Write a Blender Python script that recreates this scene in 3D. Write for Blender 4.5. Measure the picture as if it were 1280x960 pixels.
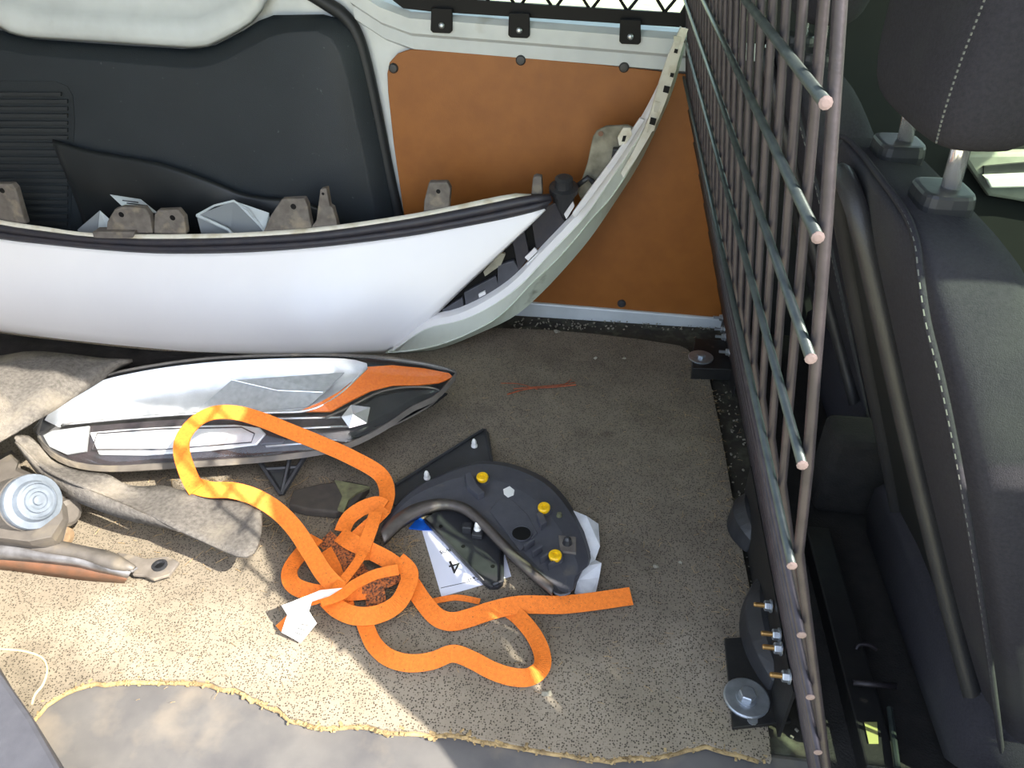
import bpy, bmesh, math, random
from mathutils import Vector, Matrix
random.seed(7)
for o in list(bpy.data.objects): bpy.data.objects.remove(o)
scene = bpy.context.scene
COL = scene.collection
# ------------------------------------------------------------------ camera
F, H = 950.0, 0.95
PITCH = math.atan(656/950.0)
YAW = math.atan(154/math.hypot(656, 950))
cam_d = bpy.data.cameras.new('camera'); cam = bpy.data.objects.new('camera', cam_d); COL.objects.link(cam)
cam.location = (0, 0, H); cam.rotation_euler = (math.pi/2-PITCH, 0, YAW)
cam_d.sensor_fit = 'HORIZONTAL'; cam_d.sensor_width = 36; cam_d.lens = 36*F/1280
cam_d.clip_start = .01; cam_d.clip_end = 200
scene.camera = cam
# ------------------------------------------------------------------ sky, sun, exposure
SUN_AZ, SUN_EL = math.radians(-32), math.radians(46)
w = bpy.data.worlds.new('world'); scene.world = w; w.use_nodes = True
nt = w.node_tree; sky = nt.nodes.new('ShaderNodeTexSky'); sky.sky_type = 'NISHITA'
sky.sun_disc = False; sky.sun_elevation = SUN_EL; sky.sun_rotation = math.radians(90)-SUN_AZ; sky.dust_density = 2.0
hs = nt.nodes.new('ShaderNodeHueSaturation'); hs.inputs['Saturation'].default_value = .66
nt.links.new(sky.outputs[0], hs.inputs['Color']); nt.links.new(hs.outputs[0], nt.nodes['Background'].inputs[0]); nt.nodes['Background'].inputs[1].default_value = 0.415
sd = bpy.data.lights.new('sun', 'SUN'); sun = bpy.data.objects.new('sun', sd); COL.objects.link(sun)
sd.energy = 8.4; sd.angle = math.radians(.53); sd.color = (1, .93, .8)
sv = Vector((math.cos(SUN_EL)*math.cos(SUN_AZ), math.cos(SUN_EL)*math.sin(SUN_AZ), math.sin(SUN_EL)))
sun.rotation_euler = sv.to_track_quat('Z', 'Y').to_euler(); sun.location = sv*6
scene.view_settings.view_transform = 'Standard'; scene.view_settings.look = 'None'
scene.view_settings.gamma = 1; scene.view_settings.use_curve_mapping = False
scene.view_settings.exposure = 0.85

# ------------------------------------------------------------------ pixel -> place helpers
_cp, _sp, _cy, _sy = math.cos(PITCH), math.sin(PITCH), math.cos(YAW), math.sin(YAW)
FWD = Vector((-_sy*_cp, _cy*_cp, -_sp)); RGT = Vector((_cy, _sy, 0)); UPV = RGT.cross(FWD)
C0 = Vector((0, 0, H))
def ray(p): return FWD*F + RGT*(p[0]-640) + UPV*(480-p[1])
def PZ(px, py, z=0.0): d = ray((px, py)); return C0 + d*((z-H)/d.z)      # on a level plane
def PY(px, py, y): d = ray((px, py)); return C0 + d*(y/d.y)              # on a plane across the van
def PX(px, py, x): d = ray((px, py)); return C0 + d*(x/d.x)
def pix(x, y, z):
    d = Vector((x, y, z))-C0; w_ = d.dot(FWD); return (640+F*d.dot(RGT)/w_, 480-F*d.dot(UPV)/w_)
def lerp(a, b, t): return a + (b-a)*t
def pl(pts, x):
    """piecewise linear y(x) of [(x,y)...]"""
    if x <= pts[0][0]: return pts[0][1]
    for (a, b), (c, d) in zip(pts, pts[1:]):
        if x <= c: return b + (d-b)*(x-a)/(c-a)
    return pts[-1][1]
def cat(pts, n=6, closed=False):
    """catmull-rom through points (tuples)"""
    V = [Vector(p) for p in pts]; out = []; m = len(V)
    rng = range(m if closed else m-1)
    for i in rng:
        g = (lambda k: V[k % m]) if closed else (lambda k: V[max(0, min(m-1, k))])
        p0, p1, p2, p3 = g(i-1), g(i), g(i+1), g(i+2)
        for s in range(n):
            t = s/n
            out.append(.5*((2*p1)+(p2-p0)*t+(2*p0-5*p1+4*p2-p3)*t*t+(3*p1-p0-3*p2+p3)*t**3))
    if not closed: out.append(V[-1])
    return out
def resample(pts, n):
    V = [Vector(p) for p in pts]; L = [0]
    for a, b in zip(V, V[1:]): L.append(L[-1]+(b-a).length)
    out = []
    for k in range(n):
        s = L[-1]*k/(n-1); i = 0
        while i < len(V)-2 and L[i+1] < s: i += 1
        t = (s-L[i])/max(1e-9, L[i+1]-L[i]); out.append(V[i].lerp(V[i+1], t))
    return out

# ------------------------------------------------------------------ materials
def col(r, g, b):
    f = lambda v: (v/255/12.92) if v/255 <= .04045 else ((v/255+.055)/1.055)**2.4
    return (f(r), f(g), f(b), 1)
M = {}
def mat(name, c1, c2=None, scale=30, rough=.5, metal=0, bump=0, bscale=None, lo=.35, hi=.7, coat=0, spec=.5, detail=6, c3=None, s3=6, lo3=.55, hi3=.7):
    m = bpy.data.materials.new(name); m.use_nodes = True; t = m.node_tree; b = t.nodes['Principled BSDF']
    b.inputs['Roughness'].default_value = rough; b.inputs['Metallic'].default_value = metal
    b.inputs['Coat Weight'].default_value = coat; b.inputs['Specular IOR Level'].default_value = spec
    g = t.nodes.new('ShaderNodeNewGeometry')
    def noise(s, d=detail):
        n = t.nodes.new('ShaderNodeTexNoise'); n.inputs['Scale'].default_value = s; n.inputs['Detail'].default_value = d
        t.links.new(g.outputs['Position'], n.inputs['Vector']); return n
    def ramp(src, a, z):
        r = t.nodes.new('ShaderNodeMapRange'); r.inputs[1].default_value = a; r.inputs[2].default_value = z
        t.links.new(src, r.inputs[0]); return r.outputs[0]
    def mix(f, a, c):
        x = t.nodes.new('ShaderNodeMix'); x.data_type = 'RGBA'; t.links.new(f, x.inputs[0])
        if hasattr(a, 'links'): t.links.new(a, x.inputs[6])
        else: x.inputs[6].default_value = a
        x.inputs[7].default_value = c; return x.outputs[2]
    cur = c1
    if c2: cur = mix(ramp(noise(scale).outputs[0], lo, hi), cur, c2)
    if c3: cur = mix(ramp(noise(s3, 8).outputs[0], lo3, hi3), cur, c3)
    if hasattr(cur, 'links'): t.links.new(cur, b.inputs['Base Color'])
    else: b.inputs['Base Color'].default_value = cur
    if bump:
        n = noise(bscale or scale*4, 4); bp = t.nodes.new('ShaderNodeBump'); bp.inputs['Strength'].default_value = bump; bp.inputs['Distance'].default_value = .004
        t.links.new(n.outputs[0], bp.inputs['Height']); t.links.new(bp.outputs[0], b.inputs['Normal'])
    M[name] = m; return m
def glassy(name, tint, haze=0, rough=.03):
    m = bpy.data.materials.new(name); m.use_nodes = True; t = m.node_tree; t.nodes.clear()
    o = t.nodes.new('ShaderNodeOutputMaterial'); tr = t.nodes.new('ShaderNodeBsdfTransparent'); gl = t.nodes.new('ShaderNodeBsdfGlossy')
    tr.inputs[0].default_value = tint; gl.inputs['Roughness'].default_value = rough; gl.inputs[0].default_value = (1, 1, 1, 1)
    lw = t.nodes.new('ShaderNodeLayerWeight'); lw.inputs[0].default_value = .5; pw = t.nodes.new('ShaderNodeMath'); pw.operation = 'POWER'; pw.inputs[1].default_value = 4; t.links.new(lw.outputs['Facing'], pw.inputs[0])
    fr = t.nodes.new('ShaderNodeMapRange'); fr.inputs[3].default_value = .04; fr.inputs[4].default_value = .85; t.links.new(pw.outputs[0], fr.inputs[0])
    if haze:
        df = t.nodes.new('ShaderNodeBsdfDiffuse'); df.inputs[0].default_value = (.8, .8, .78, 1); m0 = t.nodes.new('ShaderNodeMixShader'); m0.inputs[0].default_value = haze
        t.links.new(tr.outputs[0], m0.inputs[1]); t.links.new(df.outputs[0], m0.inputs[2]); tr = m0
    mx = t.nodes.new('ShaderNodeMixShader'); t.links.new(fr.outputs[0], mx.inputs[0]); t.links.new(tr.outputs[0], mx.inputs[1]); t.links.new(gl.outputs[0], mx.inputs[2])
    t.links.new(mx.outputs[0], o.inputs[0]); M[name] = m; return m

mat('white_paint', col(200, 206, 208), col(186, 192, 194), 14, .35, bump=0, coat=.3, c3=col(160, 160, 150), s3=9, lo3=.64, hi3=.78)
mat('white_roof', col(180, 184, 186), None, rough=.6)
mat('bumper_white', col(236, 234, 234), col(232, 230, 231), 6, .3, coat=.15)
mat('bumper_green', col(196, 204, 190), col(178, 186, 170), 10, .35, coat=.3, c3=col(120, 122, 108), s3=18, lo3=.62, hi3=.75)
mat('wing_white', col(226, 232, 222), col(214, 220, 208), 8, .3, coat=.2)
mat('flange_white', col(214, 210, 196), col(176, 166, 140), 25, .5, lo=.5, hi=.75)
mat('strip_black', col(44, 44, 52), col(56, 52, 56), 40, .5, bump=.1)
mat('tab_grey', col(112, 106, 100), col(88, 82, 76), 45, .7, bump=.1, c3=col(134, 124, 108), s3=30)
mat('bracket_dirty', col(150, 146, 128), col(96, 92, 78), 28, .7, bump=.2)
mat('black_plastic', col(38, 39, 42), col(50, 51, 54), 30, .45, bump=.05)
mat('deep_black', col(11, 11, 12), None, rough=.6, spec=.25)
mat('trim_panel', col(22, 30, 36), col(27, 35, 41), 9, .55, bump=.25, bscale=500, c3=col(74, 76, 78), s3=90, lo3=.70, hi3=.78)
mat('rib_panel', col(34, 39, 43), col(29, 34, 38), 9, .6, bump=.1)
mat('liner_black', col(20, 24, 27), col(27, 31, 34), 14, .4, bump=.08, c3=col(92, 92, 88), s3=60, lo3=.72, hi3=.76)
mat('rubber', col(28, 31, 34), None, rough=.55)
mat('hardboard', col(144, 86, 28), col(134, 78, 22), 25, .5, bump=.06, bscale=300, c3=col(132, 80, 36), s3=60, lo3=.70, hi3=.78)
mat('steel', col(60, 55, 59), col(47, 44, 48), 60, .45, .45, bump=.08, bscale=400)
mat('steel_dark', col(62, 70, 68), col(48, 55, 55), 60, .4, .5, bump=.08, bscale=400)
mat('steel_raw', col(112, 98, 98), col(92, 80, 80), 200, .6, .2)
mat('zinc', col(186, 192, 198), col(158, 164, 170), 60, .35, .8)
mat('brass', col(178, 140, 86), None, rough=.4, metal=.8)
mat('black_metal', col(24, 24, 25), col(34, 33, 32), 60, .5, bump=.1, c3=col(70, 64, 56), s3=40, lo3=.66, hi3=.74)
mat('seat_fabric', col(58, 57, 63), col(50, 50, 55), 300, .95, bump=.4, bscale=900, spec=.1, c3=col(66, 67, 68), s3=7, lo3=.5, hi3=.8)
mat('seat_shell', col(50, 50, 51), col(42, 42, 44), 20, .42, bump=.15, bscale=500)
mat('seat_dark', col(24, 26, 26), col(30, 32, 32), 12, .55)
mat('thread', col(104, 106, 102), None, rough=.9)
mat('chrome', (.9, .9, .92, 1), None, rough=.18, metal=.8)
mat('gap_shade_black', col(24, 23, 23), col(34, 32, 31), 40, .95, bump=.5, spec=.1)  # black that paints the shade and scrap under the bumper
mat('felt', col(104, 100, 96), col(80, 77, 74), 160, .95, bump=.6, bscale=500, spec=.1, c3=col(140, 132, 120), s3=12, lo3=.5, hi3=.8)
mat('housing_grey', col(96, 91, 86), col(76, 72, 68), 40, .55, bump=.08, c3=col(116, 108, 96), s3=20)
mat('housing_tan', col(140, 118, 92), col(112, 94, 74), 40, .7)
mat('cap_blue', col(104, 112, 122), col(88, 96, 106), 60, .4)
mat('silver_film', col(140, 140, 144), col(88, 86, 86), 30, .3, .4)
mat('rust_edge', col(118, 82, 62), col(96, 74, 60), 40, .45, .2)
mat('amber', (.95, .22, .015, 1), (.8, .15, .01, 1), 220, .25, bump=.5, bscale=700, coat=.5)
mat('reflector', (.86, .87, .88, 1), (.66, .67, .68, 1), 26, .3, .45, bump=.12, bscale=260)
mat('reflector_matte', (.55, .57, .59, 1), (.42, .44, .46, 1), 90, .4, .5, bump=.2, bscale=900)
mat('lamp_bezel', col(60, 52, 56), col(44, 42, 46), 60, .3, .3)
mat('lamp_black', col(30, 32, 36), col(44, 46, 50), 40, .25)
mat('housing_dark', col(62, 62, 66), col(46, 46, 50), 40, .5)
glassy('lens_clear', (.96, .97, .98, 1), .015, .10)
glassy('cab_glass', (.80, .90, .79, 1))
glassy('rear_glass', (.86, .93, .86, 1))
mat('arch_plastic', col(66, 67, 74), col(74, 75, 82), 50, .55, bump=.08, c3=col(92, 88, 84), s3=22, lo3=.64, hi3=.75)
mat('arch_lip', col(86, 80, 76), col(70, 66, 64), 70, .5, bump=.15)
mat('yellow_clip', col(236, 190, 8), col(210, 160, 4), 200, .4)
mat('clip_white', col(226, 226, 222), None, rough=.4)
mat('paper', col(226, 228, 240), col(214, 218, 234), 12, .8)
mat('paper_white', col(232, 234, 238), col(205, 208, 214), 40, .8)
mat('ink', col(30, 30, 34), None, rough=.8)
mat('blue_tape', col(20, 92, 190), col(12, 70, 160), 60, .5)
mat('strap_orange', (.88, .215, .018, 1), (.72, .16, .012, 1), 220, .7, bump=.35, bscale=1200, c3=col(120, 66, 30), s3=380, lo3=.64, hi3=.72)
mat('strap_dirty', (.45, .13, .03, 1), col(70, 48, 36), 300, .85, bump=.35, bscale=1200, lo=.4, hi=.6)
mat('tag_white', col(238, 238, 234), col(214, 212, 206), 60, .7)
mat('plastic_pale', col(196, 206, 208), col(168, 176, 180), 14, .4)
mat('plastic_grey', col(120, 126, 130), None, rough=.6)
mat('step_rubber', col(98, 96, 95), col(80, 79, 81), 16, .6, bump=.1, c3=col(138, 128, 114), s3=9, lo3=.5, hi3=.78)
mat('floor_bare', col(58, 54, 45), col(42, 40, 34), 16, .9, bump=.5, bscale=60, c3=col(82, 84, 70), s3=40, lo3=.5, hi3=.75)
mat('cab_carpet', col(40, 38, 36), col(30, 29, 28), 40, .95, bump=.5, bscale=300)
mat('foam', col(162, 140, 98), col(112, 94, 66), 60, .95, bump=.5)
mat('straw', col(176, 150, 108), col(120, 98, 70), 300, .9)
mat('twig', col(166, 84, 52), col(120, 66, 42), 150, .8)
mat('leaf', col(150, 146, 130), col(110, 104, 92), 200, .9)
mat('string', col(206, 188, 140), None, rough=.9)
mat('green_scrap', col(116, 118, 84), col(84, 80, 62), 60, .8)
mat('scrap_brown', col(70, 64, 58), col(58, 54, 50), 60, .8)
mat('gravel', col(158, 156, 140), col(112, 114, 98), 6, .95, c3=col(206, 200, 160), s3=1.6, lo3=.4, hi3=.6)
mat('dash_light', col(170, 172, 158), col(150, 152, 140), 20, .6)
mat('label_yellow', col(150, 150, 90), None, rough=.6)
# the rubber-backed mat: pale pebbled surface with dark pits, brown dirt worn in towards the wall
def mat_floor():
    m = bpy.data.materials.new('cargo_mat'); m.use_nodes = True; t = m.node_tree; b = t.nodes['Principled BSDF']
    L = t.links.new; g = t.nodes.new('ShaderNodeNewGeometry')
    def N(s, d=8, r=.6):
        n = t.nodes.new('ShaderNodeTexNoise'); n.inputs['Scale'].default_value = s; n.inputs['Detail'].default_value = d; n.inputs['Roughness'].default_value = r
        L(g.outputs['Position'], n.inputs['Vector']); return n.outputs[0]
    def R(src, a, z, lo=0, hi=1):
        r = t.nodes.new('ShaderNodeMapRange'); r.inputs[1].default_value = a; r.inputs[2].default_value = z; r.inputs[3].default_value = lo; r.inputs[4].default_value = hi; L(src, r.inputs[0]); return r.outputs[0]
    def MX(f, a, c):
        x = t.nodes.new('ShaderNodeMix'); x.data_type = 'RGBA'; L(f, x.inputs[0])
        for s, k in ((a, 6), (c, 7)):
            if hasattr(s, 'links'): L(s, x.inputs[k])
            else: x.inputs[k].default_value = s
        return x.outputs[2]
    def OP(op, a, c):
        x = t.nodes.new('ShaderNodeMath'); x.operation = op; x.use_clamp = True
        for k, s in enumerate((a, c)):
            if hasattr(s, 'links'): L(s, x.inputs[k])
            else: x.inputs[k].default_value = s
        return x.outputs[0]
    v = t.nodes.new('ShaderNodeTexVoronoi'); v.inputs['Scale'].default_value = 320; v.inputs['Randomness'].default_value = .7; L(g.outputs['Position'], v.inputs['Vector'])
    pit = R(v.outputs['Distance'], .22, .48, 1, 0)
    sep = t.nodes.new('ShaderNodeSeparateXYZ'); L(g.outputs['Position'], sep.inputs[0])
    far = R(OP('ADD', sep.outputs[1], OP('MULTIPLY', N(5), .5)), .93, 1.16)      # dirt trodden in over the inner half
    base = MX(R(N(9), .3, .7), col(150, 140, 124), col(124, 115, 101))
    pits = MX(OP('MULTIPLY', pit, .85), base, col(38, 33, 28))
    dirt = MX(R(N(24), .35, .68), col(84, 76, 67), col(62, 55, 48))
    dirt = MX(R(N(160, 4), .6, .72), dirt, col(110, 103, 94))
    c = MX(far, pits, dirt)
    c = MX(R(N(3.2), .56, .74, 0, .75), c, col(58, 53, 47))                       # stains
    c = MX(R(N(7, 12, .7), .60, .75, 0, .5), c, col(160, 148, 126))                    # pale dust
    L(c, b.inputs['Base Color']); b.inputs['Roughness'].default_value = .95; b.inputs['Specular IOR Level'].default_value = .15
    bp = t.nodes.new('ShaderNodeBump'); bp.inputs['Strength'].default_value = .5; bp.inputs['Distance'].default_value = .003
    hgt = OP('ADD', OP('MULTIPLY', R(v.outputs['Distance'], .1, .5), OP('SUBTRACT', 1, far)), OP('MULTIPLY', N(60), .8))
    L(hgt, bp.inputs['Height']); L(bp.outputs[0], b.inputs['Normal']); M['cargo_mat'] = m
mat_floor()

# ------------------------------------------------------------------ mesh helpers
WL = {}                                   # world translation of every object made here
def link(o, parent, loc):
    COL.objects.link(o); WL[o] = Vector(loc); o.location = loc
    if parent is not None:
        o.parent = parent; o.matrix_parent_inverse = Matrix.Translation(-WL[parent])
    return o
def thing(name, label, cat_, loc, group=None):
    o = bpy.data.objects.new(name, None); o.empty_display_size = .05; link(o, None, Vector(loc))
    o['label'] = label; o['category'] = cat_
    if group: o['group'] = group
    return o
def tag(o, label, cat_, group=None):
    o['label'] = label; o['category'] = cat_
    if group: o['group'] = group
    return o
def obj(name, vf, material, parent=None, smooth=False, solid=0, bevel=0, sub=0, solid_off=0, label=None):
    verts, faces = vf
    verts = [Vector(v) for v in verts]
    lo = Vector([min(v[k] for v in verts) for k in range(3)]); hi = Vector([max(v[k] for v in verts) for k in range(3)])
    c = Vector(((lo.x+hi.x)/2, (lo.y+hi.y)/2, lo.z))
    me = bpy.data.meshes.new(name); me.from_pydata([v-c for v in verts], [], faces)
    bm = bmesh.new(); bm.from_mesh(me); bmesh.ops.recalc_face_normals(bm, faces=bm.faces); bm.to_mesh(me); bm.free()
    mats = material if isinstance(material, (list, tuple)) else [material]
    for m in mats: me.materials.append(M[m])
    if smooth:
        for p in me.polygons: p.use_smooth = True
    o = bpy.data.objects.new(name, me); link(o, parent, c)
    if sub: d = o.modifiers.new('sub', 'SUBSURF'); d.levels = sub; d.render_levels = sub
    if solid: d = o.modifiers.new('solid', 'SOLIDIFY'); d.thickness = solid; d.offset = solid_off
    if bevel:
        d = o.modifiers.new('bevel', 'BEVEL'); d.width = bevel; d.segments = 2; d.limit_method = 'ANGLE'; d.angle_limit = math.radians(40)
    if label: o['label'] = label
    return o
def struct(o): o['kind'] = 'structure'; return o
def join(*parts):
    V, Fc = [], []
    for v, f in parts:
        n = len(V); V += [Vector(a) for a in v]; Fc += [tuple(i+n for i in q) for q in f]
    return V, Fc
def box(c, s, R=None):
    V = [Vector((x*s[0]/2, y*s[1]/2, z*s[2]/2)) for x in (-1, 1) for y in (-1, 1) for z in (-1, 1)]
    if R: V = [R @ v for v in V]
    V = [v+Vector(c) for v in V]
    return V, [(0, 1, 3, 2), (4, 6, 7, 5), (0, 4, 5, 1), (2, 3, 7, 6), (0, 2, 6, 4), (1, 5, 7, 3)]
def bx(x0, x1, y0, y1, z0, z1): return box(((x0+x1)/2, (y0+y1)/2, (z0+z1)/2), (abs(x1-x0), abs(y1-y0), abs(z1-z0)))
def loft(rows, closed=False):
    n = len(rows[0]); V = [v for r in rows for v in r]; Fc = []
    for i in range(len(rows)-1):
        for j in range(n if closed else n-1):
            k = (j+1) % n; Fc.append((i*n+j, i*n+k, (i+1)*n+k, (i+1)*n+j))
    return V, Fc
def capped(rows):
    V, Fc = loft(rows, True); n = len(rows[0]); Fc.append(tuple(range(n))); m = (len(rows)-1)*n; Fc.append(tuple(range(m, m+n))); return V, Fc
def tube(pts, r, n=8, closed=False):
    P = [Vector(p) for p in pts]; rows = []; up = None
    for i, p in enumerate(P):
        a = P[i-1] if (i or closed) else P[i]; b = P[(i+1) % len(P)] if (i < len(P)-1 or closed) else P[i]
        t = (b-a).normalized()
        if up is None: up = t.orthogonal().normalized()
        up = (up - t*up.dot(t)).normalized(); s = t.cross(up); rr = r[i] if isinstance(r, (list, tuple)) else r
        rows.append([p+up*math.cos(2*math.pi*k/n)*rr+s*math.sin(2*math.pi*k/n)*rr for k in range(n)])
    if closed: return loft(rows+[rows[0]], True)
    return capped(rows)
def lathe(c, axis, prof, n=20):
    """prof [(radius, height along axis)]"""
    c = Vector(c); t = Vector(axis).normalized(); u = t.orthogonal().normalized(); s = t.cross(u); rows = []
    for r, h in prof: rows.append([c+t*h+(u*math.cos(2*math.pi*k/n)+s*math.sin(2*math.pi*k/n))*r for k in range(n)])
    return capped(rows)
def prism(poly, d):
    d = Vector(d); n = len(poly); V = [Vector(p) for p in poly]+[Vector(p)+d for p in poly]
    Fc = [tuple(range(n)), tuple(range(2*n-1, n-1, -1))]+[(i, (i+1) % n, n+(i+1) % n, n+i) for i in range(n)]
    return V, Fc
def ribbon(pts, width, side, thick=.0014):
    """flat strap: pts centreline, side = list of unit vectors across it"""
    rows = []
    P = [Vector(p) for p in pts]
    for i, p in enumerate(P):
        a, b = P[max(0, i-1)], P[min(len(P)-1, i+1)]; t = (b-a).normalized(); s = side[i]; s = (s-t*s.dot(t)).normalized(); nrm = t.cross(s)
        hw = width/2
        rows.append([p-s*hw-nrm*thick, p+s*hw-nrm*thick, p+s*hw+nrm*thick, p-s*hw+nrm*thick])
    return capped(rows)
def hexa(c, axis, r, h): return lathe(c, axis, [(r, 0), (r, h*.85), (r*.86, h)], 6)

# ================================================================== THE VAN SHELL
YW = 1.70
struct(obj('ground_outside', ([(-40, -30, -.62), (40, -30, -.62), (40, 60, -.62), (-40, 60, -.62)], [(0, 1, 2, 3)]), 'gravel'))
struct(obj('floor', bx(-2.2, 1.6, .585, 1.76, -.06, -.012), 'floor_bare'))
struct(obj('floor_cab', bx(.32, 1.6, .21, YW-.03, -.06, -.0095), 'cab_carpet'))
struct(obj('trim_1', bx(-2.2, 1.0, .20, .586, -.09, -.0125), 'step_rubber', bevel=.008))          # door step
# far side wall with window opening
wx0, wx1 = -.525, .17
def zt(x): return .690-.050*(x+.4)
wall = join(bx(-2.2, .60, YW+.015, YW+.05, -.06, .60), bx(-2.2, wx0, YW+.015, YW+.05, .60, 1.27), bx(wx1, .60, YW+.015, YW+.05, .60, 1.27),
            prism([(wx0, YW+.015, .60), (wx1, YW+.015, .60), (wx1, YW+.015, zt(wx1)), (wx0+.06, YW+.015, zt(wx0+.06)), (wx0+.015, YW+.015, zt(wx0)+.02), (wx0, YW+.015, zt(wx0)+.06)], (0, .035, 0)),
            bx(wx0, wx1, YW+.015, YW+.05, 1.12, 1.27))
struct(obj('wall_far', wall, 'white_paint'))
# pressed ledge under the window
rows = []
for k in range(15):
    x = -.56+.86*k/14; z0 = zt(x)
    rise = .05*max(0, (1-k/1.5))
    rows.append([Vector((x, YW+.014, z0-.082+rise)), Vector((x, YW-.004, z0-.074+rise)), Vector((x, YW-.008, z0-.048+rise)), Vector((x, YW-.022, z0-.040+rise)), Vector((x, YW-.026, z0-.012+rise)), Vector((x, YW-.010, z0-.002+rise)), Vector((x, YW+.016, z0+.002+rise))])
struct(obj('trim_2', loft(rows), 'white_paint', smooth=False, solid=.002))
# white sill strip at the foot of the hardboard
struct(obj('trim_3', prism([PY(560, 370, YW-.012), PY(905, 399, YW-.012), PY(905, 412, YW-.012), PY(560, 396, YW-.012)], (0, .02, 0)), 'white_paint', bevel=.004))
struct(obj('ceiling', bx(-2.2, 1.45, .50, 1.76, 1.27, 1.30), 'white_roof'))
struct(obj('wall_rear', bx(-2.24, -2.2, .30, 1.76, -.1, 1.30), 'white_roof'))
# near side: header over the door opening, pillars, front door
struct(obj('trim_4', prism([(-2.2, .44, 1.33), (-2.2, .45, 1.29), (-2.2, .49, 1.255), (-2.2, .54, 1.262), (-2.2, .54, 1.30)], (3.65, 0, 0)), 'white_paint'))
PE = [(.37, .2, -.1), (.393, .2, .6), (.404, .2, .69), (.423, .2, .754), (.403, .214, .83), (.367, .247, .888), (.318, .268, .928), (.300, .294, .977), (.303, .336, 1.056), (.292, .442, 1.25), (.292, .50, 1.30)]
def ype(z): return pl([(p[2], p[1]) for p in PE], z)
def pbox(x0, x1, za0, za1, zb0, zb1):      # slab of the leaning pillar between x0 and x1
    r = lambda x, a, b: [Vector((x, ype(a), a)), Vector((x, ype(b), b)), Vector((x, ype(b)-.004, b)), Vector((x, ype(a)-.004, a))]
    return capped([r(x0, za0, zb0), r(x1, za1, zb1)])
sl0, sl1 = .925, .690                       # slanting slot added in the unseen pillar to let a sliver of sun in
struct(obj('wall_near_pillar', join(capped([[Vector((x, y, z)), Vector((.62, y, z)), Vector((.62, y-.05, z)), Vector((x+.03, y-.05, z))] for x, y, z in PE]),
    pbox(.62, .90, -.1, -.1, .75, .69), pbox(.62, .90, .75, .69, sl0, sl1), pbox(.62, .76, sl0+.020, sl0-.1175+.020, .985, .985), pbox(.76, .90, sl0-.1175, sl1, .985, .985)), 'black_plastic'))  # front slabs added out of view to block sun around the slot
struct(obj('wall_near_rear', bx(-2.2, -1.25, .27, .32, -.1, 1.27), 'white_roof'))
struct(obj('door_1', bx(.88, 1.6, .14, .20, -.2, .74), 'black_plastic'))
struct(obj('window_1', prism([(.90, .17, .74), (1.6, .17, .74), (1.5, .372, 1.13), (.63, .372, 1.13), (.63, .305, 1.0), (.90, .305, 1.0)], (0, .004, 0)), 'cab_glass'))
struct(obj('sun_block_trim', prism([(.61, .37, 1.125), (1.52, .37, 1.125), (1.45, .455, 1.29), (.61, .455, 1.29)], (0, .012, -.006)), 'black_plastic'))  # frame piece over the window, added unseen to keep sun patches off the mat
struct(obj('wall_front', bx(1.6, 1.65, .14, 1.76, -.3, .68), 'black_plastic'))
struct(obj('window_2', prism([(1.62, .2, .68), (1.62, 1.7, .68), (1.45, 1.62, 1.28), (1.45, .45, 1.28)], (.004, 0, .003)), 'cab_glass'))
struct(obj('wall_far_pillar', prism([(.33, YW-.022, -.05), (.62, YW-.022, -.05), (.56, YW-.022, 1.27), (.15, YW-.022, 1.27), (.175, YW-.022, .70), (.27, YW-.022, .40)], (0, .10, 0)), 'seat_dark'))
# driver's door: dark lower trim, pale insert and bright grab handle
d2 = struct(obj('door_2', bx(.62, 1.6, YW-.005, YW+.05, -.2, .66), 'seat_dark'))
obj('armrest_panel', prism([PY(1200, 192, YW-.03), PY(1330, 190, YW-.03), PY(1330, 262, YW-.03), PY(1236, 246, YW-.03), PY(1215, 215, YW-.03)], (0, .03, 0)), 'dash_light', d2, bevel=.008)
obj('handle_recess', prism([PY(1230, 208, YW-.036), PY(1320, 200, YW-.036), PY(1320, 216, YW-.036), PY(1230, 219, YW-.036)], (0, .01, 0)), 'black_plastic', d2)
obj('grab_handle', prism([PY(1230, 221, YW-.05), PY(1320, 217, YW-.05), PY(1320, 234, YW-.05), PY(1238, 236, YW-.05)], (0, .02, 0)), 'clip_white', d2, bevel=.004)
struct(obj('window_3', prism([(.64, YW+.02, .66), (1.40, YW+.02, .66), (1.25, YW-.06, 1.2), (.64, YW-.06, 1.2)], (0, .004, 0)), 'cab_glass'))

# white body pressing above the trim panel
top = [pix(-2.19, YW-.012, .66), (-220, 18), (-90, 30), (-20, 26), (0, 35), (30, 46), (130, 53), (240, 60), (262, 57), (300, 38), (325, 18), (340, -20), (346, -70), (348, -130)]
b0 = resample(cat([(x, y, 0) for x, y in top], 3), 44); rows = []
for d, yy in ((0, YW-.012), (4, YW-.022), (10, YW-.027), (32, YW-.022), (37, YW-.010), (60, YW-.002), (90, YW)):
    r = []
    for k, p in enumerate(b0):
        tg_ = (b0[min(k+1, 43)]-b0[max(k-1, 0)]).normalized(); r.append(PY(p.x+tg_.y*d, p.y-tg_.x*d, yy))
    rows.append(r)
struct(obj('trim_5', loft(rows), 'white_paint', smooth=True, solid=.002))

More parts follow.
